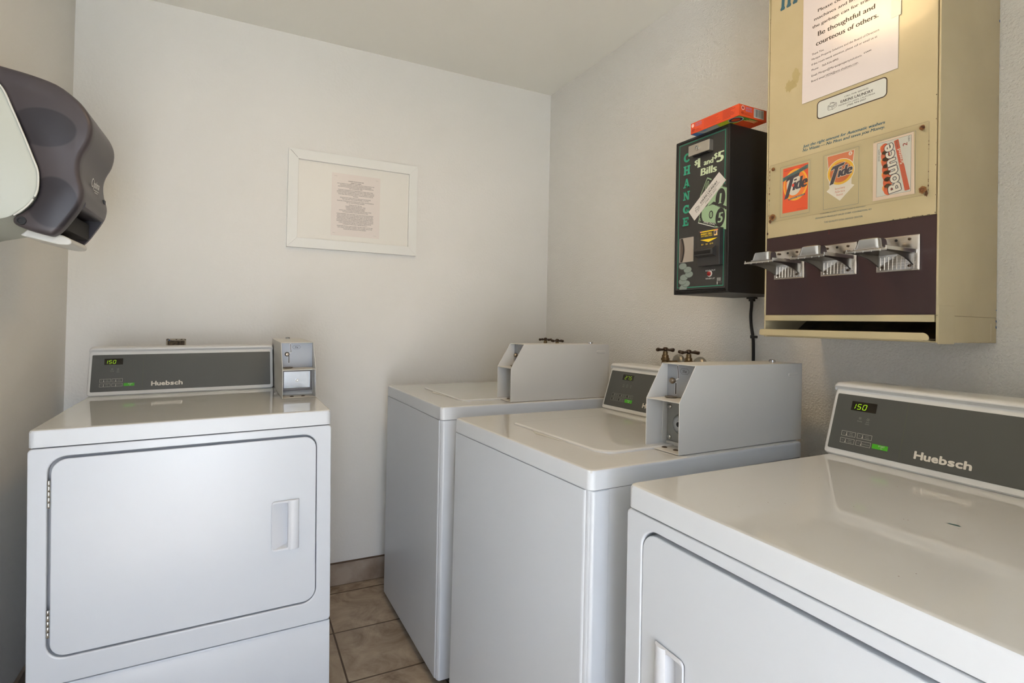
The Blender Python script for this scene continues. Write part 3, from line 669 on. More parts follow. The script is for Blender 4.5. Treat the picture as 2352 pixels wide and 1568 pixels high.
# lock cover
bm = NB(); prism(bm, [(-.001, .4150), (-.018, .4150), (-.018, .4462), (-.0155, .4475), (-.001, .4475)], 'yz', .0655, .1450); lk = obj('lock_cover', bm, noise_bump(mat('brushed_steel', (196, 190, 180), .38, .9), 200, .1, .001), CM, bevel=.001)
bm = NB(); lathe(bm, [(.0001, -.0035), (.0030, -.0035), (.0032, -.0015), (.0052, -.0015), (.0056, -.0035), (.0072, -.0035), (.0074, 0), (.0001, 0)], (.1010, -.018, .4325), 'y', 24); obj('key_lock', bm, steel, lk)
bm = NB(); bx(bm, .078, .132, -.014, -.002, .4125, .4152); obj('latch', bm, mat('black_steel', (42, 41, 40), .3, .6), lk)
# coin cup
bm = NB(); ring(bm, rr(.0205, .0778, .0985, .1735, .0008, 2), rr(.0228, .0770, .0995, .1722, .0006, 2), 'xz', -.0030, -.0005)
cu_ = obj('coin_return', bm, mat('brushed_steel', (196, 190, 180), .38, .9), CM)
bm = NB(); prof = []
for k in range(9):
    z = .0995+.0727*k/8; c = .030+.0085*math.sin(PI*k/8); prof.append((c, z))
prism(bm, [(.0765, .0995)]+[(a+.004, z) for a, z in prof][0:9]+[(.0765, .1722)], 'xz', -.0026, -.0012); obj('coin_flap', bm, mat('satin_steel', (190, 180, 168), .5, .6), cu_)
bm = NB(); prism(bm, [(.0228, .0995), (.0290, .0995)]+[(a+.0025, z) for a, z in prof]+[(.0290, .1722), (.0228, .1722)], 'xz', -.0014, -.0008); obj('cup_opening', bm, mat('dull_brown_steel', (110, 98, 88), .5, .5), cu_)
bm = NB(); prism(bm, [(a-.0035, z) for a, z in prof]+[(a-.0002, z) for a, z in reversed(prof)], 'xz', -.0018, -.0009); obj('cup_slit', bm, dark, cu_)
# bill acceptor
d = .017; s0, s1, z0_, z1_ = .1075, .1865, .0790, .1850
bm = NB(); prism(bm, [(-.001, z0_), (-.016, z0_), (-.017, z0_+.028), (-.017, z1_-.002), (-.015, z1_), (-.001, z1_)], 'yz', s0, s1); ac = obj('bill_acceptor', bm, mat('charcoal_plastic', (52, 50, 49), .4), CM, bevel=.0012)
bm = NB(); prism(bm, [(-.016, .1030), (-.031, .1085), (-.031, .1250), (-.016, .1370)], 'yz', s0-.001, s1-.012); obj('bill_mouth', bm, mat('charcoal_plastic', (52, 50, 49), .4), ac, bevel=.0012)
obj('bill_slot', one(bx, s0+.001, s0+.060, -.0318, -.030, .1120, .1218), mat('slot_black', (6, 6, 6), .7), ac)
ink = Ink((0, -.017, 0), (1, 0, 0), (0, 0, 1), (0, -1, 0), base=.0003)
ink.frame(.1115, .1825, .1330, .1820, .0005, C('bezel_grey', (74, 72, 70), .4), 0)
PK = C('salmon', (236, 150, 110), .4)
u0, u1 = kk(.0998, d), kk(.1659, d); zt_ = kz(.1828, d)
ink.rect(u0, u1, zt_-.0018, zt_+.0012, YEL, 1); ink.rect(u0, u0+.006, zt_-.0018, zt_+.0012, PK, 2); ink.rect(u1-.012, u1, zt_-.0018, zt_+.0012, PK, 2)
ink.t('INSERT BILL', u0+.0035, u1-.0205, .1690, .1745, YEL, 1, bold=.03); ink.t('ANY DIRECTION', u0+.0035, u1-.0205, .1632, .1672, YEL, 1, bold=.02)
ink.rect(u1-.0140, u1-.0020, .1625, .1765, C('peach', (230, 196, 130), .4), 1); ink.rect(u1-.0125, u1-.0070, .1665, .1750, C('navy', (40, 40, 60), .4), 2); ink.rect(u1-.0066, u1-.0035, .1700, .1750, C('lilac', (150, 140, 200), .4), 2)
ink.poly([(u0+.001, kz(.1595, d)), (kk(.1323, d), kz(.1499, d)), (u1-.001, kz(.1595, d))], YEL, 1)
for s_, a in (('$1', .1215), ('$5', .1375), ('$10', .1525)): ink.t(s_, a, a+(.0078 if len(s_) < 3 else .0120), .1395, .1438, C('amber', (226, 190, 70), .4), 1, bold=.02)
ink.done('acceptor_legend', ac)
bm = NB(); lathe(bm, [(.0001, -.0012), (.0088, -.0014), (.0090, 0), (.0001, 0)], (.1395, -.0012, .0568), 'y', 24); iv = obj('indicator_lamp', bm, mat('white_bezel', (216, 206, 196), .4), CM)
bm = NB(); lathe(bm, [(.0001, -.005), (.004, -.0045), (.0064, -.0025), (.0066, 0), (.0001, 0)], (.1385, -.0024, .0568), 'y', 24); obj('red_lens', bm, mat('red_lens', (140, 30, 28), .25), iv)

# dryer-sheet box on top
bxr = thing('dryer_sheet_box', 'flat orange dryer sheet carton lying on the black change machine', 'box', (-.2880, -1.2890, 1.7735), (0, 0, R90))
OR = mat('orange_card', (214, 78, 36), .4)
obj('carton', one(bx, 0, .1710, 0, .1100, 0, .0325), OR, bxr, bevel=.0006, seg=2)
ink = Ink((0, 0, 0), (1, 0, 0), (0, 0, 1), (0, -1, 0), base=.0002)
RD = C('brick_red', (160, 48, 30), .4); LV = C('lavender', (150, 130, 170), .4); PW = C('pale_pink', (240, 200, 190), .4)
ink.ell(.0080, .0240, .0046, .0055, PW); ink.t('DRYER', .0180, .0420, .0240, .0285, LV, bold=.03); ink.t('SHEETS', .0180, .0420, .0185, .0225, LV, bold=.03); ink.t('40', .0040, .0150, .0050, .0140, RD, bold=.04); ink.rect(.018, .034, .0090, .0105, RD); ink.rect(.018, .040, .0050, .0065, RD)
for k in range(6): ink.rect(.050, .112+random.uniform(-.02, 0), .0260-k*.0040, .0270-k*.0040, RD)
for k in range(7): ink.rect(.117, .160+random.uniform(-.016, 0), .0285-k*.0038, .0302-k*.0038, RD)
ink.rect(.1145, .1148, .001, .0315, RD)
ink.done('side_print', bxr)
ink = Ink((.1710, 0, 0), (0, 1, 0), (0, 0, 1), (1, 0, 0), base=.0002)
ink.ell(.0150, .0235, .0060, .0062, PW); ink.ell(.0150, .0235, .0040, .0042, RD, 1); ink.t('DRYER', .0260, .0500, .0225, .0280, LV, bold=.03); ink.t('SHEETS', .0260, .0500, .0160, .0205, LV, bold=.03); ink.t('40', .0080, .0180, .0060, .0135, RD, bold=.04); ink.rect(.020, .048, .0060, .0072, RD); ink.rect(.020, .040, .0095, .0107, RD)
ink.rect(.0580, .0980, .0050, .0300, C('barcode_card', (196, 194, 184), .5))
u = .0610
while u < .0950:
    w_ = random.choice([.0008, .0012, .0022]); ink.rect(u, u+w_, .0072, .0282, C('barcode_grey', (86, 88, 84), .5), 1); u += w_+random.choice([.0009, .0016])
ink.done('end_print', bxr)
ink = Ink((0, 0, 0), (1, 0, 0), (0, 1, 0), (0, 0, -1), base=.0002)
ink.poly([(0, .0005), (.040, .0005), (.055, .030), (0, .030)], C('sky_blue', (70, 110, 170), .4)); ink.poly([(.018, .0005), (.095, .0005), (.085, .034), (.030, .030)], C('cool_grey', (150, 156, 152), .4), 1); ink.poly([(.034, .003), (.050, .003), (.058, .010), (.044, .012)], C('sky_blue', (70, 110, 170), .4), 2)
ink.poly([(.095, .0005), (.1500, .0005), (.140, .040), (.085, .034)], C('lime', (168, 180, 30), .4), 1); ink.poly([(.140, .0005), (.1705, .0005), (.1705, .078), (.150, .035)], C('leaf', (88, 140, 50), .4), 2)
ink.ell(.146, .018, .021, .018, C('cool_white', (170, 186, 196), .4), 3); ink.ell(.146, .018, .0185, .0155, C('navy', (34, 36, 84), .4), 4); ink.ell(.146, .018, .0125, .010, C('disc_orange', (196, 70, 36), .4), 5)
for k in range(3): ink.rect(.1530+.005*k, .1552+.005*k, .040+.004*k, .082, C('peach', (230, 196, 130), .4), 4)
ink.done('base_print', bxr)

# power cord
cd = thing('power_cord', 'black cord running down the wall below the change machine', 'cord', (0, 0, 0))
obj('cord', one(tube, spline([(-.013, -1.2895, 1.300), (-.0125, -1.2890, 1.270), (-.012, -1.2865, 1.240), (-.012, -1.2890, 1.205), (-.011, -1.2955, 1.165), (-.011, -1.2975, 1.12), (-.011, -1.2980, 1.05), (-.011, -1.2980, .90)], 6), .0048, 12), black_rub, cd)
bm = NB(); bx(bm, -.021, -.004, -1.304, -1.276, 1.2915, 1.2970); bx(bm, -.018, -.006, -1.298, -1.282, 1.284, 1.2915); obj('strain_relief', bm, black_pl, cd, bevel=.001)
bm = NB(); bx(bm, -.0172, 0, -1.3040, -1.2905, 1.1660, 1.1740); bx(bm, -.006, 0, -1.2905, -1.2800, 1.1650, 1.1750); obj('cable_clip', bm, black_pl, cd, bevel=.001)

# ------------------------------------------------------------ vending machine
VM = thing('soap_vending_machine', 'cream wall-mounted detergent vending machine with three chrome coin slides', 'vending machine', (-.2382, -1.5086, 1.1773), (0, 0, R90))
vw, vd, vh = .3904, .2372, 1.085
bm = NB(); bx(bm, 0, vw, .0045, vd, .055, vh); bx(bm, 0, .004, 0, vd, 0, .055); bx(bm, vw-.004, vw, 0, vd, 0, .055); bx(bm, .004, vw-.004, .012, vd, 0, .004); bx(bm, .004, vw-.004, .20, vd, .004, .055)
bx(bm, 0, .0038, -.0005, .006, .055, vh); bx(bm, vw-.0042, vw, -.0005, .006, .055, vh)
obj('cabinet', bm, cream, VM, bevel=.0012, seg=2)
obj('front_door', one(bx, .0055, vw-.0062, -.0006, .0046, .2585, vh-.006), cream, VM, bevel=.0012)
obj('maroon_panel', one(bx, .0040, vw-.0045, .0016, .0046, .0570, .2580), maroon, VM)
obj('front_rail', one(bx, .0040, vw-.0060, -.0020, .012, .0415, .0562), cream, VM, bevel=.0015)
bm = NB(); prism(bm, rr(-.0045, vw-.0100, .0040, .0195, .003, 6, rs=(.002, .004, .0110, .006)), 'xz', -.0120, -.0095); bx(bm, 0, vw-.02, -.0105, .03, .0028, .0055); obj('tray_lip', bm, cream, VM, bevel=.0008)
bm = NB(); prism(bm, [(.004, .0056), (.12, .0056), (.19, .030), (.19, .0545), (.185, .0545), (.115, .010), (.004, .0072)], 'yz', .0045, vw-.0045); obj('tray_chute', bm, noise_bump(mat('dirty_tray', (92, 80, 56), .6), 120, .3, .002, vary=((60, 52, 38), (104, 92, 66)), vscale=20), VM)
bm = NB(); bx(bm, vw-.0005, vw+.0014, -.0008, .0600, -.0025, .0755); obj('corner_bracket', bm, cream, VM, bevel=.0006)
ink = Ink((0, -.0006, 0), (1, 0, 0), (0, 0, 1), (0, -1, 0), base=.0003)
TB = C('teal_blue', (34, 88, 104), .35); DKR = C('dark_chip', (58, 40, 30), .6)
ink.t('Just the right amount for Automatic washers', .1016, .2888, .4722, .4790, TB, bold=.03, shear=.25); ink.t('No Waste — No Mess and saves you Money.', .1014, .2884, .4622, .4690, TB, bold=.02, shear=.25)
ink.t('COLUMN IS EMPTY WHEN COIN IS REFUSED', .1485, .2510, .2982, .3010, TB); ink.t('MONARCH PRODUCT SALES CORP. COVINGTON, KY', .1367, .2645, .2885, .2920, TB); ink.t('THE QUALITY COIN DEVICE CENTER', .1578, .2454, .2760, .2794, TB)
# feet of the tall blue word cut by the picture's top edge
for u, z in ((.0335, .8490), (.0505, .8490), (.0680, .8490)):
    ink.poly([(u, z+.004), (u+.002, z), (u+.012, z), (u+.0135, z+.004), (u+.0115, z+.009), (u+.014, z+.060), (u+.005, z+.060), (u+.0030, z+.010)], TB); ink.poly([(u-.002, z+.052), (u+.005, z+.052), (u+.014, z+.060), (u+.005, z+.064)], TB, 1)
ink.blob(.0800, .6620, .013, C('old_tape', (174, 158, 110), .5), 0, sx=.8, sy=1.5, n=22, j=.25); ink.blob(.0660, .6420, .014, C('old_tape2', (170, 154, 106), .5), 1, sx=1.1, sy=1.1, n=22, j=.3)
for k in range(46):   # chipped, rusty edges
    side = random.random()
    if side < .45: ink.blob(.0060, random.uniform(.26, 1.0), random.uniform(.0003, .0007), DKR, 1, n=7, sy=1.8)
    elif side < .8: ink.blob(random.choice([random.uniform(.01, .38), random.uniform(.34, .38)]), .2592, random.uniform(.0004, .0009), DKR, 1, n=7, sx=2)
    else: ink.blob(vw-.0068, random.uniform(.26, .52), random.uniform(.0003, .0008), DKR, 1, n=7, sy=2)
ink.blob(.0072, .2705, .0022, DKR, 1, n=8, sy=1.6); ink.line((.1700, .2470), (.1706, .2590), .0010, C('red_drip', (120, 48, 36), .4), 1)
# service sticker
ink.rrect(.1363, .2926, .5301, .5748, .009, C('sticker_border', (52, 40, 34), .3), 2); ink.rrect(.1387, .2903, .5325, .5724, .007, C('sticker_white', (208, 210, 202), .25), 3)
ink.t('CALL FOR SERVICE:', .2016, .2542, .5612, .5645, INK, 4, bold=.015); ink.t('EAKINS LAUNDRY', .1935, .2640, .5508, .5570, INK, 4, bold=.025); ink.t('MAMMOTH LAKES, CALIFORNIA', .1884, .2680, .5446, .5480, INK, 4); ink.t('(760) 934-2937', .2079, .2490, .5384, .5422, INK, 4, bold=.02)
washer_icon(ink, lambda a, b: (.1635+a*.0210, .5450+b*.0190), INK, 4)
# product cards
TO, TY, NV = C('detergent_orange', (232, 76, 30), .35), C('detergent_yellow', (244, 178, 36), .35), C('navy_logo', (44, 42, 66), .35); WH = C('card_white', (216, 210, 198), .35); FO = C('faded_orange', (206, 112, 72), .4)
for a, b in ((.0421, .1212), (.1551, .2359), (.2683, .3478)): ink.frame(a, b, .3078, .4380, .0005, TB, 1); ink.frame(a-.0030, b+.0040, .3050, .4410, .0010, C('grime_film', (172, 158, 120), .5), 0, r=.003)
ink.rect(.0492, .1165, .3175, .4322, TO, 2); ink.ell(.0835, .3850, .0325, .0400, TY, 3); ink.ell(.0830, .3850, .0290, .0350, C('detergent_mid', (240, 122, 34), .35), 4); ink.ell(.0800, .3850, .0200, .0265, WH, 5)
ink.poly([(.0492, .3990), (.1165, .4190), (.1165, .4290), (.0492, .4090)], C('teal_band', (64, 112, 112), .35), 6); ink.text('TOUGH CLEANING', (.0530, .4018), (.0600, .0178), (0, .0058), NV, 7, bold=.02, shear=.2)
ink.t('HEAVY DUTY', .053, .080, .4235, .4262, NV, 6); ink.t('ULTRA', .096, .110, .4275, .4298, NV, 6)
def tide(P, w, h, l, edge=None):
    def word(P, m, l):
        ink.text('ide', (P[0]+w*.40, P[1]+w*.04), (w*.60, w*.06), (0, h*.86), m, l, bold=.05, shear=.25)
        x, z = P; ink.poly([(x+w*.05, z+h*.80), (x+w*.16, z+h*1.12), (x+w*.70, z+h*1.30), (x+w*.64, z+h*1.06), (x+w*.42, z+h*.98), (x+w*.18, z-h*.42), (x, z-h*.50), (x+w*.25, z+h*.92)], m, l)
    if edge:
        for dx, dz in ((-.0012, 0), (.0012, 0), (0, .0012), (0, -.0012)): word((P[0]+dx, P[1]+dz), edge, l)
    word(P, NV, l+1)
tide((.0540, .3690), .0600, .0340, 7); ink.ell(.0778, .3842, .0034, .0042, C('dot_red', (222, 52, 34), .35), 9)
ink.poly([(.0660, .3480), (.1090, .3540), (.1100, .3580), (.0650, .3515)], NV, 8); ink.text('CLEAN BREEZE', (.0675, .3490), (.0400, .0055), (0, .0022), WH, 9); ink.t('NET WT 1.5 OZ', .088, .112, .3205, .3228, C('red_ink', (150, 40, 24), .4), 4)
ink.poly([(.1630, .4335), (.2262, .4335), (.2200, .3650), (.2200, .3560), (.2268, .3525), (.1946, .3225), (.1628, .3500), (.1695, .3560), (.1690, .3650)], WH, 2)
ink.poly([(.1640, .4325), (.2252, .4325), (.2215, .3980), (.1675, .3980)], FO, 3)
ink.ell(.1953, .3895, .0318, .0310, WH, 4); ink.ell(.1953, .3895, .0303, .0295, C('ring_yellow', (226, 176, 40), .35), 5); ink.ell(.1950, .3890, .0245, .0235, C('ring_brown', (190, 94, 42), .4), 6)
tide((.1700, .3760), .0510, .0265, 7, WH)
for s_, z in (('knows', .3495), ('fabrics', .3420), ('best', .3345)): ink.ctext(s_, .1945, z, .0052, C('faded_red', (190, 104, 84), .4), 5, xs=1.15)
ink.ell(.2172, .4268, .0042, .0045, WH, 5); ink.t('1', .2162, .2180, .4245, .4290, FO, 6)
ink.poly([(.2655, .4350), (.3440, .4370), (.3470, .3072), (.2662, .3068)], C('sleeve_pink', (216, 194, 174), .35), 2)
ink.frame(.2735, .3400, .3140, .4320, .0004, TB, 5); ink.rect(.2740, .3396, .3145, .4316, C('card_grey_white', (200, 200, 192), .35), 3)
# ink for the tall word on the third card, reading upward
FL = C('flame_orange', (236, 150, 60), .35); FR = C('flame_red', (206, 84, 44), .35)
P0 = Vector((.3215, .3215)); UD = Vector((-.0180, .1035)); UL = UD.normalized(); NDv = Vector((-UL.y, UL.x))
for k in range(7):
    c = P0+UD*(k+.5)/7; w_ = 1-.06*k; ink.ell(c.x-.0285*w_+(.003 if k % 2 else 0), c.y, .0060, .0085, FL, 4, rot=.5); ink.ell(c.x-.0235*w_, c.y-.002, .0090, .0125, FR, 4.5, rot=.1)
for l, bo, cc in ((6, .070, NV), (7, .028, WH)):
    ink.text('Bounce', tuple(P0), tuple(UD), tuple(NDv*.0225), cc, l, fat=bo)
ink.poly([(.3290, .3170), (.3385, .3180), (.3155, .4300), (.3070, .4280)], C('ribbon_red', (190, 78, 50), .35), 6)
ink.text('Scented', (.3270, .3760), (-.0065, .0330), (-.0072, -.0014), WH, 7, bold=.02); ink.text('FABRIC SOFTENER', (.3160, .4120), (-.0030, .0150), (-.0026, -.0005), NV, 7)
ink.text('2', (.3325, .4120), (0, .0060), (-.0082, 0), C('red_ink', (150, 40, 24), .4), 6, bold=.03); ink.text('SHEETS', (.3370, .4190), (0, .0120), (-.0028, 0), NV, 6); ink.text('DRYER SHEETS', (.2795, .3920), (0, .0260), (-.0030, 0), NV, 6)
ink.done('door_print', VM)
ink = Ink((vw, 0, 0), (0, 1, 0), (0, 0, 1), (1, 0, 0), base=.0003)
BP = C('blue_paint', (40, 84, 128), .5)
for z, r_ in ((.0475, .0030), (.0340, .0032), (.0720, .0018), (.7070, .0030), (.7350, .0014)): ink.blob(.2345, z, r_, BP, 0, n=9, sx=.8)
ink.line((.2120, .0040), (.2120, .0420), .0008, C('scratch_pale', (214, 202, 168), .4))
ink.done('side_marks', VM)
# clear cover plate over the product cards
cm = bpy.data.materials.new('scratched_acrylic'); cm.use_nodes = True; n_ = cm.node_tree; b_ = n_.nodes['Principled BSDF']
tr = n_.nodes.new('ShaderNodeBsdfTransparent'); tr.inputs[0].default_value = (.99, .99, .985, 1); mxs = n_.nodes.new('ShaderNodeMixShader'); mxs.inputs[0].default_value = .05
b_.inputs['Base Color'].default_value = (*lin((206, 196, 160)), 1); b_.inputs['Roughness'].default_value = .2
n_.links.new(tr.outputs[0], mxs.inputs[1]); n_.links.new(b_.outputs[0], mxs.inputs[2]); n_.links.new(mxs.outputs[0], n_.nodes['Material Output'].inputs[0])
bm = NB(); prism(bm, rr(.0132, .3740, .2988, .4496, .004, 4), 'xz', -.0052, -.0030); cp = obj('clear_cover', bm, cm, VM, bevel=.0006)
for u, z in ((.0239, .4374), (.3614, .4385), (.3626, .3113), (.0236, .3115)):
    bm = NB(); lathe(bm, [(.0001, -.0035), (.0030, -.003), (.0044, -.0012), (.0046, 0), (.0001, 0)], (u, -.0053, z), 'y', 18); obj('screw', bm, rust, cp)
ink = Ink((0, -.0052, 0), (1, 0, 0), (0, 0, 1), (0, -1, 0), base=.0003)
RS = C('rust_stain', (136, 96, 54), .7); RD2 = C('rust_dark', (84, 54, 30), .8)
ink.blob(.0235, .3115, .0085, RS, 0, n=30, j=.16); ink.blob(.0175, .3020, .0045, RD2, 1, n=14, sx=.8, sy=1.1); ink.blob(.3635, .3110, .0075, RS, 0, n=30, j=.18); ink.blob(.3700, .3020, .0035, RD2, 1, n=14, sx=.8, sy=1.6); ink.blob(.3614, .4385, .0054, RS, 0, n=30, j=.15)
for k in range(14): ink.blob(.0140, random.uniform(.30, .45), random.uniform(.0006, .0016), RD2, 1, n=7, sy=2)
for k in range(10): ink.blob(.3733, random.uniform(.30, .43), random.uniform(.0005, .0012), RD2, 1, n=7, sy=2)
ink.path([(.0150, .4486), (.3720, .4486)], .0004, C('plate_edge_grey', (120, 110, 88), .4)); ink.line((.0142, .3010), (.0142, .4480), .0006, C('plate_edge_grey', (120, 110, 88), .4)); ink.line((.3732, .3010), (.3732, .4480), .0006, C('plate_edge_grey', (120, 110, 88), .4)); ink.path([(.0150, .2998), (.3720, .2998)], .0004, C('plate_edge_grey', (120, 110, 88), .4))
ink.done('rust_spots', cp)
# coin slides
def coin_slide(x, z):
    bm = NB(); pw, ph = .0822, .0737
    o = rr(0, pw, 0, ph, .0008, 2); i = rr(.003, pw-.003, .003, ph-.002, .0006, 2)
    loft(bm, [[(x+a, .0014, z+b) for a, b in o], [(x+a, -.0030, z+b) for a, b in o], [(x+a, -.0052, z+b) for a, b in i]])
    for k in range(9): bx(bm, x+.0085+k*.0080, x+.0093+k*.0080, -.0060, -.0050, z+.004, z+.032)
    for k in range(4): bx(bm, x+.006, x+pw-.006, -.0058, -.0050, z+.008+k*.0055, z+.0086+k*.0055)
    bs = obj('coin_slide', bm, mat('worn_chrome', (196, 190, 182), .2, 1), VM, bevel=.0004, seg=1)
    for u, v in ((.0145, .0652), (.0650, .0652), (.0140, .0097), (.0650, .0097)): bm = NB(); lathe(bm, [(.0001, -.0085), (.0014, -.0085), (.0026, -.0078), (.0030, -.005), (.0001, -.005)], (x+u, 0, z+v), 'y', 12); obj('plate_screw', bm, bronze, bs)
    bm = NB(); lathe(bm, [(.0001, -.0056), (.0028, -.0056), (.0028, -.005), (.0001, -.005)], (x+.0396, 0, z+.0650), 'y', 14); obj('plate_hole', bm, dark, bs)
    zp = z+.0360
    bm = NB()
    bx(bm, x+.0030, x+.0745, -.1110, -.0045, zp, zp+.0028)
    for u in (.0035, .0700):   # curved webs under the slide
        prof = [(-.1080, zp+.0005), (-.0045, zp+.0005), (-.0045, z+.0105)]
        for k in range(1, 10):
            t_ = k/10; prof.append((-.0045-.1035*t_, z+.0105+(zp-.0035-z-.0105)*(1-(1-t_)**2.6)))
        prof.append((-.1080, zp-.0025)); prism(bm, prof, 'yz', x+u, x+u+.0030)
    obj('slide_arm', bm, mat('dull_cast_metal', (122, 120, 116), .3, 1), bs, bevel=.0005, seg=2)
    bm = NB()
    bx(bm, x-.0010, x+.0020, -.1120, -.004, zp-.0012, zp+.0050); bx(bm, x+.0755, x+.0785, -.1120, -.004, zp-.0012, zp+.0065)
    bx(bm, x-.0010, x+.0785, -.1135, -.1105, zp-.0030, zp+.0012)
    for u in (.018, .034, .050, .066): bx(bm, x+u, x+u+.002, -.1140, -.1100, zp-.0042, zp)
    obj('slide_rim', bm, mat('bright_chrome', (228, 228, 226), .18, 1), bs, bevel=.0004, seg=1)
    bm = NB()
    def tl(s, y0, y1, zz): return [(a, b, zz) for a, b in rr(x+.009+s, x+.064-s, y0+s, y1-s, .009, 5)]
    loft(bm, [tl(0, -.1085, -.064, zp+.0030), tl(.0002, -.1085, -.064, zp+.0055), tl(.0028, -.1085, -.064, zp+.0062), tl(.0050, -.1080, -.064, zp+.0200), tl(.0062, -.1080, -.064, zp+.0240), tl(.0090, -.108, -.064, zp+.0258)])
    obj('coin_cup', bm, chrome, bs)
    bm = NB(); bx(bm, x+.0600, x+.0740, -.066, -.006, zp+.0028, zp+.0085); obj('slide_rail', bm, chrome, bs, bevel=.0012)
for x in (.0290, .1526, .2763): coin_slide(x, .1482)

# notice taped to the door
nt = thing('notice_sheet', 'large-print courtesy notice taped to the front of the cream vending machine', 'notice', (-.2395, -1.5086, 1.1773), (0, 0, R90))
obj('sheet', one(bx, .0985, .3132, -.0012, -.0004, .5825, .8620), mat('laminated_paper', (222, 212, 208), .16), nt, smooth=False)
ink = Ink((0, -.0012, 0), (1, 0, 0), (0, 0, 1), (0, -1, 0), base=.0002)
K = INK; b = dict(bold=.028)
ink.t('Please clean the washing', .1363, .2790, .7940, .8015, K, **b); ink.t('machines and lint traps. Use', .1272, .2915, .7768, .7840, K, **b); ink.t('the garbage can for trash only.', .1228, .2930, .7594, .7666, K, **b)
ink.t('Be thoughtful and', .1372, .2660, .7350, .7460, K, **b); ink.t('courteous of others.', .1328, .2731, .7125, .7235, K, **b)
for z, s_, u1 in ((.6932, 'Thank You,', .1525), (.6812, 'Marquis Property Solutions and the Board of Directors', .2753), (.6683, 'If this room needs attention, please call or email us at', .2713), (.6550, 'Phone    760-934-4993', .1865), (.6407, 'Email: Morgan@Marquispropertysolutions.', .2400), (.6275, 'Board email HOA@mtn-shadows.com.', .2325)):
    ink.t(s_, .1222, u1, z, z+.0048, K, bold=.004)
ink.t('com', .2440, .2595, .6440, .6482, K, bold=.035, shear=.3); ink.rect(.1560, .2300, .6258, .6262, K)
ink.done('printed_text', nt)
obj('tape', one(bx, .2992, .3178, -.0016, -.0008, .6956, .8700), mat('aged_tape', (190, 186, 186), .14), nt, smooth=False)

# ------------------------------------------------------------ faucets
def faucet(y, z, label, hs=.043, twist=0.0):
    t = thing('washer_faucet', label, 'faucet', (-.070, y, z), (0, 0, twist), 'water taps behind the washers')
    bm = NB(); lathe(bm, [(.0001, -.062), (.0130, -.062), (.0130, -.040), (.0155, -.038), (.0155, -.031), (.0125, -.029), (.0118, -.020), (.0090, -.018), (.0085, -.006), (.0001, -.006)], (0, 0, 0), 'z', 20)
    tube(bm, [(0, 0, -.048), (.030, 0, -.050), (.069, 0, -.050)], [.011, .0095, .010], 14)
    tube(bm, [(0, 0, -.06), (-.012, 0, -.085), (-.016, 0, -.11)], [.012, .0115, .012], 14)
    obj('valve_body', bm, brass, t)
    bm = NB(); lathe(bm, [(.0001, -.010), (.0055, -.010), (.0060, -.004), (.0092, -.001), (.0096, .004), (.0080, .0075), (.0045, .0095), (.0001, .0100)], (0, 0, 0), 'z', 20)
    for a in (0, PI/2):
        d_ = Vector((math.sin(a), math.cos(a), 0))
        for s_ in (-1, 1): tube(bm, [d_*s_*.006+Vector((0, 0, .001)), d_*s_*.018, d_*s_*.030, d_*s_*(hs-.006), d_*s_*(hs-.001), d_*s_*hs], [.0046, .0038, .0052, .0066, .0055, .0015], 12)
    obj('cross_handle', bm, bronze, t)
    bm = NB(); lathe(bm, [(.0001, .069), (.031, .069), (.029, .062), (.020, .055), (.012, .053), (.0001, .053)], (0, 0, -.048), 'x', 28)
    obj('escutcheon', bm, mat('old_pewter', (150, 146, 136), .35, .8), t)
faucet(-.1115, 1.1150, 'dark cross-handle tap over the rear washer coin box, left one nearest the corner', .038)
faucet(-.2240, 1.1130, 'dark cross-handle tap over the rear washer coin box, right one of its pair', .038, .35)
faucet(-.9700, 1.1110, 'dark cross-handle tap above the 275 washer console, left one of the nearer pair', .042)
faucet(-1.0840, 1.1080, 'dark cross-handle tap above the 275 washer, right one beside the wall flanges', .042, .15)

# ------------------------------------------------------------ towel dispenser on the left wall
TD = thing('towel_dispenser', 'smoky dark paper towel dispenser with pale grey sides on the left wall', 'towel dispenser', (-W, -.92, 1.38))
cov = [(.0020, .3830), (.0852, .3716), (.1385, .3633), (.1841, .3509), (.2157, .3298), (.2368, .3084), (.2508, .2811), (.2547, .2553), (.2496, .2250), (.2369, .1962), (.2318, .1697), (.2341, .1402), (.2411, .1117), (.2395, .0885), (.2321, .0682), (.2168, .0403), (.2020, .0161), (.1872, .0005), (.1745, -.0006), (.1423, .0074), (.1176, .0178), (.1135, .0296), (.1194, .0381), (.1358, .0523), (.1504, .0749), (.1580, .1010), (.1575, .1397), (.1481, .1697), (.1296, .2209), (.1090, .2734), (.0913, .3141), (.0700, .3400), (.0020, .3560)]
mid_ = cov[:14]+[(.2340, .0720), (.1900, .0700), (.1500, .0560), (.1420, .0300), (.1176, .0250), (.1135, .0296)]+cov[22:]
wdt = .270
def off(pts, dd):   # inset of a closed profile
    out = []; n = len(pts); ar = sum(pts[i][0]*pts[(i+1) % n][1]-pts[(i+1) % n][0]*pts[i][1] for i in range(n)); s_ = 1 if ar > 0 else -1
    for i in range(n):
        a, b_, c = Vector(pts[i-1]), Vector(pts[i]), Vector(pts[(i+1) % n]); t_ = (c-a).normalized(); nn = Vector((-t_.y, t_.x))*s_; q = b_+nn*dd
        out.append((max(q.x, .002), q.y))
    return out
def L3(pts, y): return [(a, y, b_) for a, b_ in pts]
def smooth2(pts, n=3):
    P = [Vector((p[0], p[1])) for p in pts]; out = []
    for i in range(len(P)-1):
        p0, p1, p2, p3 = P[max(i-1, 0)], P[i], P[i+1], P[min(i+2, len(P)-1)]
        for k in range(n):
            t_ = k/n; q = .5*((2*p1)+(p2-p0)*t_+(2*p0-5*p1+4*p2-p3)*t_*t_+(3*p1-p0-3*p2+p3)*t_**3); out.append((q.x, q.y))
    out.append(pts[-1]); return out
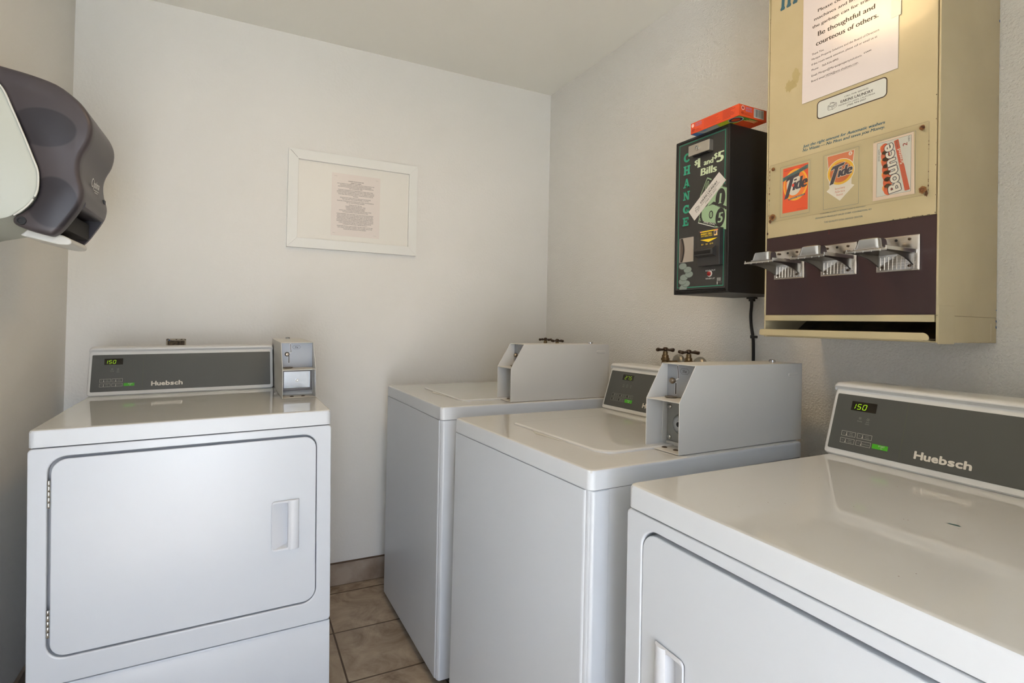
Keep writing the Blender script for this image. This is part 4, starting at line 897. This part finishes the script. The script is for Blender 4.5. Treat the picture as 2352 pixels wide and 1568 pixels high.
cs_ = smooth2(cov, 3); ms_ = smooth2(mid_, 3)
def cv_mat():
    m = mat('smoky_plastic', (66, 60, 64), .42); nt = m.node_tree; b = nt.nodes['Principled BSDF']; L = nt.links
    tc = nt.nodes.new('ShaderNodeTexCoord'); prev = None
    for (cx_, cz_, rx_, rz_) in ((.165, .245, .062, .045), (.185, .075, .048, .060)):
        mp = nt.nodes.new('ShaderNodeMapping'); mp.vector_type = 'POINT'; mp.inputs['Location'].default_value = (-cx_/rx_, 0, -cz_/rz_); mp.inputs['Scale'].default_value = (1/rx_, 0, 1/rz_)
        L.new(tc.outputs['Object'], mp.inputs[0]); ln = nt.nodes.new('ShaderNodeVectorMath'); ln.operation = 'LENGTH'; L.new(mp.outputs[0], ln.inputs[0])
        rm = nt.nodes.new('ShaderNodeMapRange'); rm.inputs[1].default_value = .94; rm.inputs[2].default_value = 1.02; rm.inputs[3].default_value = 1; rm.inputs[4].default_value = 0; L.new(ln.outputs['Value'], rm.inputs[0])
        if prev is None: prev = rm.outputs[0]
        else:
            mxx = nt.nodes.new('ShaderNodeMath'); mxx.operation = 'MAXIMUM'; L.new(prev, mxx.inputs[0]); L.new(rm.outputs[0], mxx.inputs[1]); prev = mxx.outputs[0]
    mix = nt.nodes.new('ShaderNodeMix'); mix.data_type = 'RGBA'; mix.inputs[6].default_value = (*lin((64, 58, 61)), 1); mix.inputs[7].default_value = (*lin((38, 35, 41)), 1)
    L.new(prev, mix.inputs[0]); L.new(mix.outputs[2], b.inputs['Base Color']); return m
cvm = cv_mat()
bm = NB()
loft(bm, [L3(off(cs_, .010), 0), L3(off(cs_, .0045), .0020), L3(off(cs_, .0012), .0065), L3(cs_, .013), L3(cs_, .034)])
loft(bm, [L3(ms_, .034), L3(ms_, wdt-.034)])
loft(bm, [L3(cs_, wdt-.034), L3(cs_, wdt-.022), L3(off(cs_, .002), wdt-.013), L3(off(cs_, .006), wdt-.006), L3(off(cs_, .013), wdt)])
cov_o = obj('cover', bm, cvm, TD)
body = [(.0, .3700), (.0600, .3450), (.0880, .3180), (.1070, .2740), (.1270, .2220), (.1450, .1720), (.1550, .1400), (.1552, .1020), (.1480, .0790), (.1330, .0560), (.1150, .0390), (.1000, .0300), (.0700, .0200), (.0, .0000)]
bs_ = smooth2(body, 3)
bm = NB(); loft(bm, [L3(off(bs_, .004), -.0015), L3(bs_, .0015), L3(bs_, wdt-.0015), L3(off(bs_, .004), wdt+.0015)]); obj('side_body', bm, noise_bump(mat('speckled_grey_plastic', (184, 188, 178), .5), 700, .1, .0006), TD)
pb = off(smooth2([(.0620, .3470), (.0900, .3200), (.1090, .2745), (.1290, .2225), (.1470, .1725), (.1572, .1400), (.1572, .1015), (.1500, .0780), (.1345, .0545), (.1165, .0375)], 4), 0)
bm = NB(); tube(bm, [(a, -.0005, b_) for a, b_ in pb], .0022, 8); obj('trim_bead', bm, mat('pale_bead', (206, 206, 198), .4), TD)
obj('lock_button', one(lathe, [(.0001, -.001), (.0055, -.001), (.0062, -.0025), (.0090, -.0025), (.0100, 0), (.0001, 0)], (.1300, .0005, .0265), 'y', 22), black_pl, TD)
bm = NB(); prof = [(.1150, -.0010), (.1500, -.0090), (.1850, -.0170), (.2060, -.0165), (.2120, -.0110), (.2080, -.0020), (.1850, .0080), (.1300, .0160)]
prism(bm, smooth2(prof, 3), 'xz', .045, wdt-.080); 
obj('towel_chute', bm, mat('pale_chute', (206, 206, 200), .35), TD, bevel=.004)
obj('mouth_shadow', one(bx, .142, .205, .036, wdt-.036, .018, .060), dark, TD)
obj('feed_lever', one(bx, .2280, .2420, wdt-.055, wdt-.040, .1180, .1290), black_pl, TD, bevel=.001)
# small white logo on the front of the cover
ink = Ink((.2345, .10, .125), (.10, .995, 0), (.08, 0, .997), (.995, -.1, -.08), base=.0012)
ink.t('Optima', .000, .050, .016, .034, C('logo_white', (206, 206, 202), .4), shear=.3, bold=.01)
ink.ell(.004, .026, .0075, .011, C('logo_white', (206, 206, 202), .4)); ink.ell(.005, .026, .0055, .0085, cvm, 1); ink.rect(.016, .050, .009, .0105, C('logo_white', (206, 206, 202), .4)); ink.rect(.022, .044, .004, .0055, C('logo_white', (206, 206, 202), .4))
ink.done('logo', cov_o)
